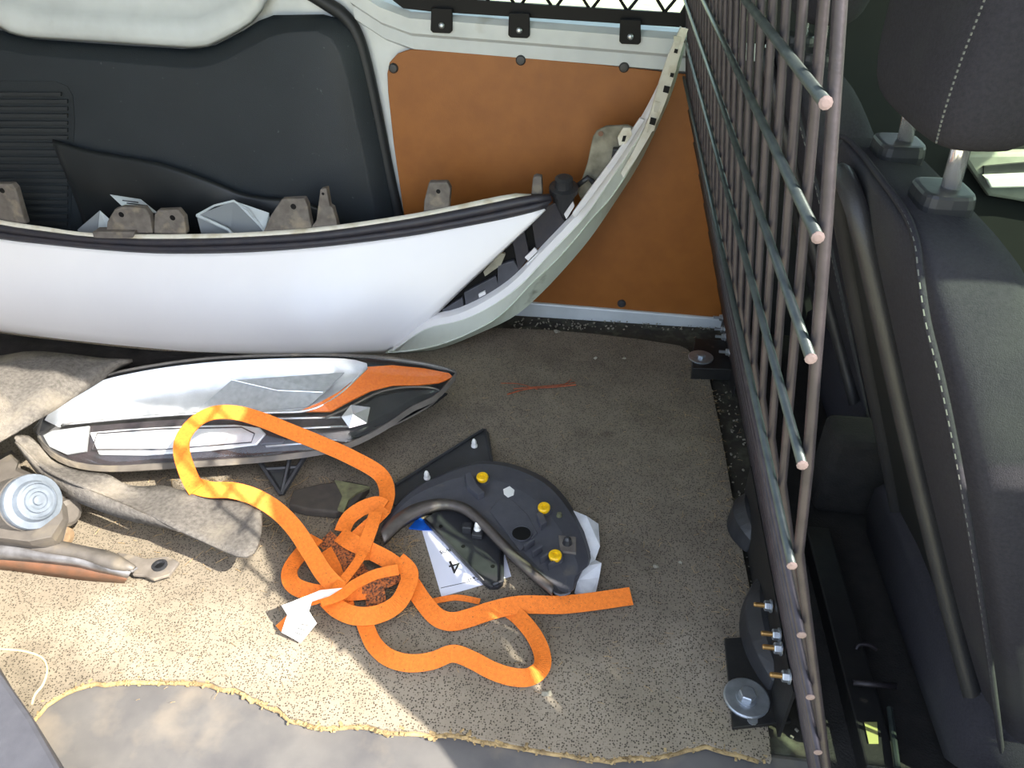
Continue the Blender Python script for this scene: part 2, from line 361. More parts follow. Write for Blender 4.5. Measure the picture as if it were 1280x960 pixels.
# dark moulded trim panel with ribbed field
outer = [pix(-2.19, YW-.006, .64), (-260, 30), (-90, 33), (-20, 34), (0, 37), (30, 48), (130, 55), (240, 62), (266, 58), (302, 40), (334, 19), (404, 18), (428, 24), (446, 42), (458, 78), (468, 125), (484, 200), (500, 290), (512, 350), (522, 398)]
inner = [pix(-2.19, YW-.05, .58), (-260, 60), (-90, 62), (-20, 63), (0, 64), (30, 70), (130, 79), (240, 89), (272, 82), (312, 62), (344, 44), (392, 40), (408, 46), (420, 62), (430, 95), (440, 140), (455, 210), (472, 300), (484, 350), (494, 398)]
tp = thing('trim_panel', 'dark grey moulded plastic trim panel with a ribbed field, between white bodywork and hardboard', 'trim panel', PY(300, 398, YW-.02))
o_s = resample([(x, y, 0) for x, y in outer], 60); i_s = resample([(x, y, 0) for x, y in inner], 60)
PYp = YW-.05
rows = [[PY(p.x, p.y, YW+.012) for p in o_s], [PY(p.x, p.y, YW-.006) for p in o_s], [PY(lerp(p.x, q.x, .2), lerp(p.y, q.y, .2), YW-.014) for p, q in zip(o_s, i_s)], [PY(lerp(p.x, q.x, .85), lerp(p.y, q.y, .85), PYp+.002) for p, q in zip(o_s, i_s)], [PY(q.x, q.y, PYp) for q in i_s]]
foot = [Vector((PY(q.x, q.y, PYp).x, PYp, .03)) for q in i_s]
rows.append(foot)
obj('panel_body', loft(rows), 'trim_panel', tp, smooth=True)
rib_out = [(-60, 100), (70, 102), (84, 108), (91, 120), (93, 150), (90, 215), (88, 290), (-60, 290)]
obj('rib_recess', prism([PY(x, y, PYp-.0012) for x, y in rib_out], (0, .004, 0)), 'trim_panel', tp)
proto = None
for k in range(19):
    y0 = 115+9.0*k; xr = 84 if k else 76
    a = [PY(-60, y0, PYp-.006), PY(xr, y0+.6, PYp-.006), PY(xr, y0+5.6, PYp-.006), PY(-60, y0+5.0, PYp-.006)]
    obj('rib', prism(a, (0, .006, 0)), 'rib_panel', tp, bevel=.001)
seal_px = [(352, -150), (352, -90), (354, -50), (366, -20), (398, 2), (424, 20), (441, 45), (453, 85), (466, 145), (481, 220), (497, 290), (512, 355), (520, 395)]
sl = obj('rubber_seal', tube([PY(p.x+5, p.y-1, YW+.002) for p in cat([(a, b, 0) for a, b in seal_px], 5)], .0145, 10), 'rubber', None, smooth=True)
tag(sl, 'black rubber seal strip curving along the edge of the dark trim panel', 'seal')

# hardboard panel and its push clips
hb = thing('hardboard_panel', 'orange-brown hardboard panel in the white door frame with black push clips', 'panel', PY(700, 390, YW))
hbp = [(484, 92), (487, 78), (497, 67), (512, 62), (560, 64), (640, 70), (760, 82), (857, 93), (930, 101), (925, 240), (918, 398), (870, 395), (760, 390), (640, 383), (525, 376), (515, 330), (504, 262), (492, 180), (485, 115)]
obj('board', prism([PY(x, y, YW-.004) for x, y in hbp], (0, .006, 0)), 'hardboard', hb, bevel=.0015)
for x, y in ((492, 85), (651, 75), (780, 84), (777, 379)):
    p = PY(x, y, YW-.004); obj('push_clip', lathe(p, (0, -1, 0), [(.0105, 0), (.0105, .003), (.008, .006), (.003, .0065)], 16), 'black_plastic', hb, smooth=False)

# window guard: black frame, diamond mesh, three tabs with screws
wg = thing('window_guard', 'black steel window guard with diamond mesh screwed over the door window', 'guard', (-.15, YW, zt(-.15)))
fr = []
YG = YW-.012
ro = [PY(484, -60, YG), PY(486, -20, YG), PY(492, 0, YG), PY(505, 10, YG), PY(540, 14, YG), PY(700, 24, YG), PY(856, 34, YG), Vector((.150, YG, .70)), Vector((.150, YG, 1.115)), Vector((-.49, YG, 1.115))]
ri = [PY(530, -60, YG), PY(530, -45, YG), PY(530, -22, YG), PY(540, -10, YG), PY(560, -3, YG), PY(700, 7, YG), PY(850, 16, YG), Vector((.125, YG, .73)), Vector((.125, YG, 1.085)), Vector((-.45, YG, 1.085))]
ri[1] = ri[1].lerp(ri[0], .3)
obj('guard_frame', loft([ro, ri], True), 'deep_black', wg, solid=.012)
def inside(x, z): return -.455 < x < .128 and zt(x)+.012 < z < 1.088
for sgn in (1, -1):
    for k in range(-14, 16):
        x0 = -.36+.0735*k
        zz = [z_*.002 for z_ in range(330, 550) if inside(x0+sgn*.78*(z_*.002-.70), z_*.002)]
        if len(zz) < 12: continue
        obj('mesh_wire', tube([(x0+sgn*.78*(zz[0]-.70), YG, zz[0]), (x0+sgn*.78*(zz[-1]-.70), YG, zz[-1])], .0034, 6), 'deep_black', wg)
for x, y in ((552, 28), (649, 34), (788, 42)):
    pr = [(x-13, y-18), (x+13, y-17), (x+13, y+11), (x+10, y+14), (x-11, y+13), (x-14, y+10)]
    t_ = obj('tab', prism([PY(a, b, YW-.034) for a, b in pr], (0, .008, 0)), 'deep_black', wg, bevel=.0015)
    obj('screw', lathe(PY(x, y+4, YW-.034), (0, -1, 0), [(.0065, 0), (.006, .003), (.002, .004)], 12), 'zinc', t_, smooth=True)
struct(obj('window_4', bx(wx0, wx1, YW+.03, YW+.034, .64, 1.13), 'rear_glass'))

# ================================================================== CARGO MAT
edge = [(-120, 1010), (-40, 930), (30, 905), (60, 874), (105, 855), (160, 848), (230, 851), (290, 860), (335, 879), (375, 900), (440, 906), (520, 912), (600, 922), (690, 938), (760, 945), (830, 940), (880, 930), (925, 940), (965, 948)]
near = [PZ(p.x, p.y, 0) for p in cat([(a, b, 0) for a, b in edge], 4)]
random.seed(3)
near = [p+Vector((random.uniform(-.002, .002), random.uniform(-.003, .003), 0)) for p in near]
right = [Vector((.262, .62, 0)), Vector((.268, .80, 0)), Vector((.262, 1.0, 0)), Vector((.258, 1.25, 0)), Vector((.25, 1.45, 0)), Vector((.21, 1.56, 0))]
farE = [PZ(a, b, 0) for a, b in ((850, 432), (800, 424), (740, 417), (680, 412), (620, 410), (560, 412))]+[Vector((-.6, 1.62, 0)), Vector((-1.3, 1.62, 0)), Vector((-2.1, 1.62, 0))]
left = [Vector((-2.1, .6, 0)), Vector((-1.2, .44, 0))]
out = near+right+farE+left
bm = bmesh.new(); vs = [bm.verts.new(p) for p in out]; bm.faces.new(vs); bmesh.ops.triangulate(bm, faces=bm.faces)
V = [v.co.copy() for v in bm.verts]; Fc = [tuple(v.index for v in f.verts) for f in bm.faces]; bm.verts.index_update()
Fc = [tuple(v.index for v in f.verts) for f in bm.faces]; bm.free(); n = len(V)
V2 = V+[v-Vector((0, 0, .012)) for v in V]
Fc2 = Fc+[tuple(i+n for i in reversed(f)) for f in Fc]+[(i, (i+1) % n, n+(i+1) % n, n+i) for i in range(n)]
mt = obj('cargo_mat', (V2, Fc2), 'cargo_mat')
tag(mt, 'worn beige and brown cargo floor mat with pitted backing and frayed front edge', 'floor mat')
# frayed foam along the front edge (a part of the mat)
random.seed(11); parts = []
path = resample([p for p in near if -1.0 < p.x < .26], 520)
for p in path:
    s = random.uniform(.0008, .0026)*(1.25 if -.45 < p.x < .1 else 1)
    c = p+Vector((random.uniform(-.004, .004), random.uniform(-.006, .004), -.004+random.uniform(-.004, .004)))
    R = Matrix.Rotation(random.uniform(0, 6.3), 3, 'Z') @ Matrix.Rotation(random.uniform(-.8, .8), 3, 'X')
    parts.append(box(c, (s*random.uniform(1, 3), s*1.3, s), R))
fo = obj('frayed_foam', join(*parts), 'foam', mt); fo['kind'] = 'stuff'
obj('foam_lip', tube([p+Vector((0, -.001, -.007)) for p in resample([p for p in near if -.95 < p.x < .25], 90)], .0034, 6), 'foam', mt, smooth=True)

# ================================================================== CARGO PARTITION GRID
cg = thing('cargo_partition', 'bent steel bar cargo partition grid bolted to the floor behind the seats', 'partition', (.30, 1.0, 0))
ZB = .579; XB = .133
def gx(z): return XB-.133*(z-ZB) if z >= ZB else XB+.30*(ZB-z)
def ynear(z): return pl([(.33, .366), (.70, .366), (.95, .408), (1.25, .45)], z)
zs_up = [.579, .662, .731, .795, .857, .919, .981, 1.043, 1.105, 1.17]
zs_lo = [.513, .445, .376, .31, .243, .176, .109, .045]
for z in zs_up+zs_lo:
    y1 = YW-.015
    obj('horizontal_bar', tube([(gx(z), ynear(z)-.012, z), (gx(z), y1, z)], .0031, 8), 'steel_dark' if z > ZB-.01 else 'steel', cg, smooth=True)
    o = obj('bar_end', lathe((gx(z), ynear(z)-.012, z), (0, -1, 0), [(.0034, 0), (.0033, .0006), (.0018, .0009)], 10), 'steel_raw', cg)
vx = .0062
def vbar(yf, r):
    pts = [(gx(z)+vx, yf(z), z) for z in (1.2, 1.0, .8, .65, ZB+.02, ZB, ZB-.02, .45, .2, .03)]
    return tube(pts, r, 8)
obj('edge_bar', vbar(ynear, .0035), 'steel', cg, smooth=True)
obj('vertical_bar', vbar(lambda z: .433, .0031), 'steel', cg, smooth=True)
k = 1
while .433+.0535*k < YW-.02:
    yy = .433+.0535*k
    obj('vertical_bar', vbar(lambda z: yy, .0031), 'steel', cg, smooth=True); k += 1
xb = gx(.02)+.006
obj('foot_rail', join(bx(xb, xb+.004, .60, YW-.02, .0, .06), bx(xb, xb+.03, .60, YW-.02, -.004, .0)), 'black_metal', cg)

# floor brackets
nb = thing('floor_bracket', 'black floor bracket with hex bolt and big washer at the door end of the grid', 'bracket', PZ(940, 860, 0), 'grid floor brackets')
pc = [PZ(905, 801, 0), PZ(946, 798, 0), PZ(988, 905, 0), PZ(915, 913, 0)]
obj('base_plate', prism(pc, (0, 0, .006)), 'black_metal', nb, bevel=.001)
wc = PZ(933, 873, .006)
ws = obj('washer', lathe(wc, (0, 0, 1), [(.031, 0), (.031, .002), (.029, .0032), (.012, .0032)], 28), 'zinc', nb)
obj('bolt_head', join(lathe(wc+Vector((0, 0, .003)), (0, 0, 1), [(.0145, 0), (.0145, .002)], 20), hexa(wc+Vector((0, 0, .005)), (0, 0, 1), .0118, .009)), 'zinc', ws)
obj('lock_tab', lathe(wc+Vector((.004, -.032, 0)), (0, 0, 1), [(.007, 0), (.007, .002)], 10), 'zinc', ws)
def wedge(y0, y1, x0, x1, h, n=10):
    rows = []
    for i in range(n+1):
        t = i/n; y = lerp(y0, y1, t); s = math.sin(math.pi*min(1, max(0, .12+.76*t)))
        xl = lerp(x1, x0, s**.7); hh = h*(.55+.45*s)
        rows.append([Vector((xl, y, .001)), Vector((xl+.004, y, hh*.75)), Vector((lerp(xl, x1, .45), y, hh)), Vector((x1, y, hh)), Vector((x1, y, .001))])
    return capped(rows)
cv = obj('bracket_cover', join(wedge(.925, 1.035, .243, .292, .055), wedge(.665, .845, .240, .292, .05)), 'black_plastic', nb, smooth=False, bevel=.002)
for px, py in ((957, 757), (967, 793), (969, 810), (979, 845)):
    q = PX(px, py, .262)
    nt_ = obj('nut', join(lathe(q+Vector((.006, 0, 0)), (1, 0, 0), [(.0095, 0), (.0095, .002)], 14), hexa(q+Vector((.006, 0, 0)), (-1, 0, 0), .0076, .008)), 'zinc', nb)
    obj('bolt_thread', lathe(q+Vector((.03, 0, 0)), (-1, 0, 0), [(.0034, 0), (.0034, .045), (.0026, .0465)], 10), 'brass', nt_)
obj('upright', bx(.272, .276, .60, 1.03, 0, .10), 'black_metal', nb)
fb = thing('floor_bracket', 'black floor bracket with flat round washer at the hardboard end of the grid', 'bracket', PZ(890, 470, 0), 'grid floor brackets')
obj('base_block', prism([PZ(863, 474, .0), PZ(921, 476, .0), PZ(914, 440, .0), PZ(866, 436, .0)], (0, 0, .03)), 'black_metal', fb, bevel=.002)
wc = PZ(876, 447, .030)
ws = obj('washer', lathe(wc, (0, 0, 1), [(.028, 0), (.028, .002), (.026, .003), (.01, .003)], 28), 'zinc', fb)
obj('bolt_head', hexa(wc+Vector((0, 0, .003)), (0, 0, 1), .0095, .006), 'zinc', ws)
obj('upright', bx(.293, .297, 1.38, 1.66, 0, .06), 'black_metal', fb)
for px, py in ((902, 412), (903, 421), (908, 440), (900, 397)):
    q = PX(px, py, .284)
    nt_ = obj('nut', join(lathe(q+Vector((.005, 0, 0)), (1, 0, 0), [(.010, 0), (.010, .002)], 14), hexa(q+Vector((.006, 0, 0)), (-1, 0, 0), .008, .008)), 'zinc', fb)
    obj('bolt_thread', lathe(q+Vector((.02, 0, 0)), (-1, 0, 0), [(.0034, 0), (.0034, .036)], 10), 'zinc', nt_)

# ================================================================== SEATS
def xr(z): return .262+.43*(.64-z)            # rear face of the backrest
def make_seat(dy, label, nm):
    yc = .785+dy
    st = thing(nm, label, 'seat', (.52, yc, -.012), 'front seats')
    rows = []
    prof = [(-.005, .225, .13), (.06, .235, .14), (.15, .243, .14), (.30, .248, .135), (.42, .246, .132), (.52, .238, .128), (.59, .224, .12), (.635, .206, .112), (.665, .184, .10), (.683, .158, .08), (.692, .125, .05)]
    for z, hw, th in prof:
        ring = []
        x0 = xr(z)+(0 if z < .65 else (z-.65)*.35); n = 36
        for k in range(n):
            a = 2*math.pi*k/n; e = .42
            cx = math.copysign(abs(math.cos(a))**e, math.cos(a)); cy_ = math.copysign(abs(math.sin(a))**e, math.sin(a))
            ring.append(Vector((x0+th*(1-cx)/2+.0, yc+hw*cy_, z)))
        rows.append(ring)
    obj('backrest', capped(rows), 'seat_fabric', st, smooth=True, sub=1)
    # stitched seam round the rear edge
    sm = []
    for z, hw, th in prof[:9]: sm.append(Vector((xr(z)+(0 if z < .65 else (z-.65)*.35)+.004, yc-hw+.008, z)))
    tz = [Vector((xr(.683)+.016, yc-.148, .684)), Vector((xr(.69)+.020, yc-.10, .6925)), Vector((xr(.69)+.020, yc, .694)), Vector((xr(.69)+.020, yc+.10, .6925)), Vector((xr(.683)+.016, yc+.148, .684))]
    sm2 = [Vector((v.x, 2*yc-v.y, v.z)) for v in reversed(sm)]
    seam = cat([tuple(v) for v in sm+tz+sm2], 4)
    obj('seam_welt', tube(seam, .0032, 6), 'seat_fabric', st, smooth=True)
    dash = resample(seam, 330); parts = []
    for i in range(0, 328, 2): parts.append(tube([dash[i]+Vector((-.0022, -.0018, .001)), dash[i+1]+Vector((-.0022, -.0018, .001))], .0007, 4))
    obj('stitching', join(*parts), 'thread', st)
    # moulded plastic back shell: raised rim round a hollow
    near_e = [(.045, .64), (.06, .605), (.11, .608), (.22, .655), (.42, .712), (.57, .742), (.66, .770)]
    far_e = [(.67, .84), (.57, .885), (.42, .905), (.22, .92), (.10, .93), (.05, .90)]
    rim = [Vector((xr(z)-.006, y+dy, z)) for z, y in near_e+far_e]
    rimc = cat([tuple(v) for v in rim], 6, True)
    sh = obj('back_shell', tube(rimc, .0115, 10, closed=True), 'seat_shell', st, smooth=True)
    half = len(rimc)//2; a = resample(rimc[:half+1], 16); b = resample(list(reversed(rimc[half:])), 16)
    obj('shell_panel', loft([a, [p.lerp(q, .3)+Vector((.006, 0, 0)) for p, q in zip(a, b)], [p.lerp(q, .7)+Vector((.006, 0, 0)) for p, q in zip(a, b)], b]), 'seat_dark', sh, smooth=True)
    # cushion, base, slider rail
    rows = []
    for x, z0, z1, hw in ((.47, .02, .12, .22), (.52, .0, .16, .245), (.70, .0, .18, .25), (.90, .02, .19, .245), (.97, .05, .15, .22)):
        rows.append([Vector((x, yc+hw*cy_, lerp(z0, z1, cz))) for cy_, cz in ((-.9, 0), (-1, .2), (-1, .75), (-.85, 1), (.85, 1), (1, .75), (1, .2), (.9, 0))])
    obj('cushion', capped(rows), 'seat_fabric', st, smooth=True)
    obj('seat_base', bx(.50, .92, yc-.19, yc+.19, -.012, .03), 'black_plastic', st, bevel=.01)
    # headrest on two chrome posts
    hx = .312
    for s in (-1, 1):
        y = yc+s*.071
        sl_ = obj('post_sleeve', loft_sleeve(hx-.012, y, .694), 'black_plastic', st)
        obj('headrest_post', tube([(hx-.006, y, .69), (hx-.012, y, .80)], .0082, 14), 'chrome', st, smooth=True)
    rows = []
    for z, hw, th, xo in ((.742, .085, .05, .012), (.748, .108, .075, .002), (.762, .122, .098, -.008), (.80, .133, .112, -.012), (.86, .136, .115, -.010), (.915, .128, .108, -.004), (.945, .11, .088, .004), (.958, .08, .055, .012)):
        ring = []
        for k in range(32):
            a = 2*math.pi*k/32; e = .55
            cx = math.copysign(abs(math.cos(a))**e, math.cos(a)); cy_ = math.copysign(abs(math.sin(a))**e, math.sin(a))
            ring.append(Vector((hx-.045+xo+th*(1-cx)/2, yc+hw*cy_, z)))
        rows.append(ring)
    hr = obj('headrest', capped(rows), 'seat_fabric', st, smooth=True, sub=1)
    sp = [Vector((hx-.045+xo+.004, yc-hw*.93, z)) for z, hw, th, xo in ((.755, .115, .09, -.004), (.78, .128, .1, -.010), (.82, .134, .1, -.012), (.86, .136, .115, -.010), (.915, .128, .108, -.004), (.945, .11, .088, .004))]
    dash = resample(cat([tuple(v) for v in sp], 5), 90)
    obj('headrest_stitching', join(*[tube([dash[i], dash[i+1]], .0009, 4) for i in range(0, 88, 2)]), 'thread', hr)
    return st
def loft_sleeve(x, y, z):
    rows = []
    for dz, s in ((-.02, 1.0), (.001, 1.04), (.009, 1.0), (.0115, .94), (.012, .80)):
        ring = []
        for k in range(20):
            a = 2*math.pi*k/20; cx = math.copysign(abs(math.cos(a))**.5, math.cos(a)); cy_ = math.copysign(abs(math.sin(a))**.5, math.sin(a))
            ring.append(Vector((x+.023*s*cx, y+.028*s*cy_, z+dz)))
        rows.append(ring)
    return capped(rows)
make_seat(0, 'dark fabric front seat with big headrest, backrest side toward the open door', 'bucket_seat')
make_seat(.60, 'dark fabric front seat seen through the grid bars, behind the nearer seat', 'bucket_seat')
cn = thing('centre_console', 'low black console between the two front seats', 'console', (.7, 1.085, -.01))  # console box also put here to block sun on the floor between seats
obj('console_body', bx(.40, 1.2, 1.045, 1.125, -.009, .16), 'cab_carpet', cn, bevel=.015)
obj('console_tray', bx(.5, .8, 1.058, 1.112, .155, .166), 'black_plastic', cn, bevel=.004)
# belt buckle stalk / lever bits on the cab floor between seat and grid
bk = thing('seat_slide_rail', 'black seat slide rail with bare steel bar on the floor between seat and grid', 'rail', (.42, .66, -.012))
obj('rail', bx(.37, .41, .56, .98, -.012, .022), 'black_metal', bk, bevel=.003)
obj('cross_bar', tube([PZ(1066, 853, .04), PZ(1120, 858, .04)], .0042, 8), 'steel', bk, smooth=True)
hk = [PZ(1070, 812, .03), PZ(1074, 806, .035), PZ(1086, 806, .036), PZ(1096, 812, .03)]
obj('hook', tube(cat([tuple(v) for v in hk], 4), .003, 6), 'steel', bk, smooth=True)
obj('side_bar', tube([PZ(1112, 885, .03), PZ(1122, 960, .03)], .004, 8), 'steel_dark', bk)
lb = obj('warning_label', prism([PZ(1080, 903, .023), PZ(1096, 903, .023), PZ(1098, 930, .023), PZ(1086, 930, .023)], (0, 0, .001)), 'label_yellow', bk)

# ================================================================== BUMPER
def L2(pts): return [(a, b, 0) for a, b in pts]
def ng(poly): return [Vector(p) for p in poly], [tuple(range(len(poly)))]
bp_ = thing('front_bumper', 'white car bumper cover standing against the far wall with black top strip and upswept wing', 'bumper', PZ(300, 442, 0))
low = resample(cat(L2([pix(-2.05, 1.50, .02), pix(-1.75, 1.43, .004), (-60, 405), (0, 415), (60, 424), (140, 434), (230, 441), (320, 443), (400, 443), (455, 441), (492, 437), (530, 405), (575, 362), (625, 315), (660, 282), (681, 261)]), 4), 64)
top = resample(cat(L2([pix(-2.05, 1.60, .275), pix(-1.75, 1.53, .275), (-60, 286), (0, 298), (60, 305), (120, 311), (200, 316), (300, 315), (400, 308), (500, 296), (560, 286), (620, 275), (660, 266), (680, 261)]), 4), 64)
def yb(px): return pl([(-120, 1.42), (0, 1.415), (230, 1.395), (400, 1.40), (500, 1.445), (600, 1.49), (700, 1.535), (780, 1.585), (860, 1.635)], px)
def ytop(px): return yb(px)+pl([(-100, .10), (400, .10), (560, .045), (681, .0)], px)
rows = []
for t in (0, .04, .12, .25, .4, .55, .7, .85, .95, 1):
    r = []
    for a, b in zip(low, top):
        x, y = lerp(a.x, b.x, t), lerp(a.y, b.y, t)
        bulge = .006*math.sin(math.pi*min(1, t*1.0))*min(1, (680-x)/300 if x < 680 else 0)
        r.append(PY(x, y, lerp(yb(a.x), ytop(b.x), t)-bulge+(.012 if t == 0 else 0)))
    rows.append(r)
obj('bumper_cover', loft(rows), 'bumper_white', bp_, smooth=True, solid=.004, solid_off=1)
def strip(name, A, B, ya, yb_, mats, bul=-.006, n=50, rows_n=5, **k):
    a_ = resample(cat(L2(A), 4), n); b_ = resample(cat(L2(B), 4), n); rr = []
    for i in range(rows_n):
        t = i/(rows_n-1)
        rr.append([PY(lerp(p.x, q.x, t), lerp(p.y, q.y, t), lerp(ya(p.x), yb_(q.x), t)+bul*math.sin(math.pi*t)) for p, q in zip(a_, b_)])
    return obj(name, loft(rr), mats, bp_, smooth=True, solid=.004, **k)
topl = [pix(-2.05, 1.60, 0.275), pix(-1.75, 1.53, 0.275), (-60, 286), (0, 298), (60, 305), (120, 311), (200, 316), (300, 315), (400, 308), (500, 296), (560, 286), (620, 275), (660, 266), (683, 259)]
mid = [pix(-2.05, 1.60, 0.29), pix(-1.75, 1.53, 0.29), (-60, 277), (0, 290), (60, 298), (120, 304), (200, 308), (300, 306), (400, 300), (500, 287), (560, 277), (620, 265), (660, 256), (690, 250)]
upl = [pix(-2.05, 1.60, 0.305), pix(-1.75, 1.53, 0.305), (-60, 266), (0, 281), (60, 290), (120, 297), (200, 299), (300, 297), (400, 290), (500, 276), (560, 265), (620, 253), (660, 245), (688, 243)]
fl_ = [pix(-2.05, 1.60, 0.315), pix(-1.75, 1.53, 0.315), (-60, 260), (0, 275), (60, 284), (110, 291), (200, 293), (300, 291), (400, 284), (500, 270), (560, 259), (620, 246), (655, 241), (664, 243)]
strip('trim_strip', topl, mid, lambda x: ytop(x)-.004, lambda x: ytop(x)-.002, 'strip_black')
strip('trim_strip', mid, upl, lambda x: ytop(x)-.002, lambda x: ytop(x)+.004, 'strip_black')
strip('top_flange', [(a, b+1) for a, b in upl[:-1]]+[(664, 247)], fl_, lambda x: ytop(x)+.003, lambda x: ytop(x)+.010, 'flange_white', bul=0, rows_n=2)
# mounting tabs on the flange, each with its bolt hole
tabs = [([(-22, 272), (-18, 230), (14, 230), (19, 236), (32, 281)], (3, 238), 4), ([(132, 292), (134, 277), (143, 262), (152, 259), (180, 260), (187, 270), (191, 292)], (152, 268), 4), ([(192, 292), (193, 268), (197, 263), (222, 262), (230, 272), (233, 293)], (216, 272), 4), ([(329, 290), (338, 270), (352, 249), (380, 248), (384, 256), (390, 288)], (367, 258), 4), ([(386, 288), (395, 276), (400, 237), (408, 235), (412, 258), (416, 260), (423, 286)], (404, 242), 2), ([(529, 270), (530, 252), (536, 228), (559, 228), (563, 236), (561, 266)], (548, 239), 3), ([(664, 244), (666, 222), (670, 220), (677, 221), (678, 244)], (672, 228), 0)]
for poly, (hx_, hy_), r in tabs:
    yy = ytop(poly[0][0])+.014
    tb = obj('mounting_tab', prism([PY(a, b, yy) for a, b in poly], (0, .018, 0)), 'tab_grey', bp_, bevel=.0025)
    if r: obj('bolt_hole', lathe(PY(hx_, hy_, yy+.001), (0, -1, 0), [(r*.0016, 0), (r*.0016, .0016)], 12), 'deep_black', tb)
obj('tab_base', prism([PY(a, b, ytop(150)+.002) for a, b in ((115, 290), (168, 290), (166, 300), (117, 298))], (0, .03, 0)), 'tab_grey', bp_, bevel=.002)
# upswept wing: bright upper ridge, grooved outer face
w_out = [(480, 441), (520, 440), (555, 433), (598, 416), (642, 395), (675, 367), (708, 332), (738, 296), (768, 252), (796, 208), (819, 162), (838, 118), (850, 78), (859, 38)]
w_grv = [(485, 440), (520, 437), (560, 427), (612, 403), (640, 380), (661, 357), (690, 330), (714, 304), (740, 272), (762, 248), (790, 206), (814, 160), (834, 116), (847, 77), (857, 38)]
w_in = [(492, 436), (532, 404), (570, 394), (605, 378), (642, 353), (678, 315), (702, 290), (724, 266), (745, 237), (762, 212), (784, 182), (804, 152), (826, 110), (841, 74), (853, 38)]
w_rdg = [(491, 438), (532, 411), (574, 401), (611, 384), (648, 358), (684, 320), (708, 295), (730, 271), (751, 242), (768, 216), (789, 186), (808, 155), (829, 112), (843, 75), (855, 38)]
S_ = [resample(cat(L2(q), 4), 48) for q in (w_out, w_grv, w_rdg, w_in)]
def wy(off): return lambda p: yb(p.x)+off
R_ = [[PY(p.x, p.y, yb(p.x)+o) for p in q] for q, o in zip(S_, (.016, -.006, -.016, -.004))]
obj('wing_outer_face', loft([R_[0], R_[1]]), 'bumper_green', bp_, smooth=False, solid=.004)
obj('wing_inner_face', loft([[p+Vector((0, .003, 0)) for p in R_[1]], R_[2]]), 'wing_white', bp_, smooth=False, solid=.004)
back = [p+Vector((-.003, .02, .004)) for p in R_[3]]
obj('wing_ridge', loft([R_[2], R_[3], back]), 'bumper_white', bp_, smooth=False, solid=.003)
# clip rail at the wing tip with rectangular slots, and the loose white arm beside it
rail = [(779, 222), (800, 190), (822, 150), (838, 108), (850, 66), (860, 36)]
rl_in = [(776, 216), (794, 184), (811, 146), (824, 102), (838, 62), (851, 34)]
A = resample(cat(L2(rail), 4), 20); B = resample(cat(L2(rl_in), 4), 20)
cr = obj('clip_rail', loft([[PY(p.x, p.y, yb(p.x)-.026) for p in A], [PY(p.x, p.y, yb(p.x)-.022) for p in B]]), 'flange_white', bp_, solid=.006)
for x, y, s_ in ((816, 152, 5), (833, 112, 5), (840, 94, 3), (845, 64, 3)):
    obj('clip_slot', prism([PY(x-s_*.5, y-s_, yb(x)-.031), PY(x+s_*.9, y-s_*.6, yb(x)-.031), PY(x+s_*.5, y+s_, yb(x)-.031), PY(x-s_*.9, y+s_*.6, yb(x)-.031)], (0, .004, 0)), 'deep_black', cr)
for q in ([(818, 126), (828, 128), (824, 142), (816, 140)], [(811, 150), (822, 148), (818, 164), (808, 166)], [(842, 45), (852, 46), (850, 66), (843, 68)]):
    obj('clip_lug', prism([PY(a, b, yb(a)-.028) for a, b in q], (0, .01, 0)), 'flange_white', cr, bevel=.001)
arm = [(806, 150), (800, 148), (784, 172), (762, 204), (735, 240), (715, 268), (719, 273), (742, 243), (768, 208), (788, 178)]
ar = obj('wing_arm', prism([PY(a, b, yb(a)-.034) for a, b in arm], (0, .012, 0)), 'bumper_white', bp_, bevel=.0015)
obj('arm_tab', prism([PY(a, b, yb(780)-.034) for a, b in ((788, 160), (779, 160), (772, 172), (774, 182), (782, 180), (790, 168))], (0, .008, 0)), 'flange_white', ar)
obj('arm_slot', prism([PY(a, b, yb(780)-.036) for a, b in ((779, 170), (783, 170), (781, 177), (777, 177))], (0, .004, 0)), 'deep_black', ar)
# dirty metal support and black parts inside the corner
sb = obj('support_bracket', prism([PY(a, b, 1.60) for a, b in ((758, 158), (785, 157), (796, 162), (790, 180), (770, 205), (745, 236), (726, 250), (722, 240), (734, 205), (741, 172), (746, 164))], (0, .01, 0)), 'bracket_dirty', bp_, bevel=.002)
obj('bolt_hole', lathe(PY(751, 167, 1.599), (0, -1, 0), [(.0055, 0), (.0055, .0015)], 12), 'rust_edge', sb)
obj('sensor_plug', join(lathe(PY(704, 262, 1.575), (0, -.25, 1), [(.018, -.02), (.021, .0), (.025, .045), (.031, .046), (.031, .058), (.020, .060), (.019, .078), (.012, .082)], 18)), 'black_plastic', bp_, smooth=False)
obj('wiring_clip', tube([PY(a, b, 1.585) for a, b in ((722, 232), (735, 222), (742, 228), (745, 240), (752, 222), (765, 210), (775, 196))], .006, 8), 'black_plastic', bp_, smooth=True)
obj('connector', prism([PY(a, b, 1.58) for a, b in ((766, 187), (778, 187), (776, 198), (764, 199))], (0, .02, 0)), 'black_plastic', bp_, bevel=.002)
fg = [(536, 402), (560, 378), (600, 338), (640, 298), (668, 266), (683, 256), (699, 258), (712, 280), (700, 290), (676, 306), (645, 340), (618, 366), (590, 384), (560, 395)]
fgo = obj('lamp_opening', prism([PY(a, b, yb(a)+.030) for a, b in fg], (0, .006, 0)), 'deep_black', bp_)
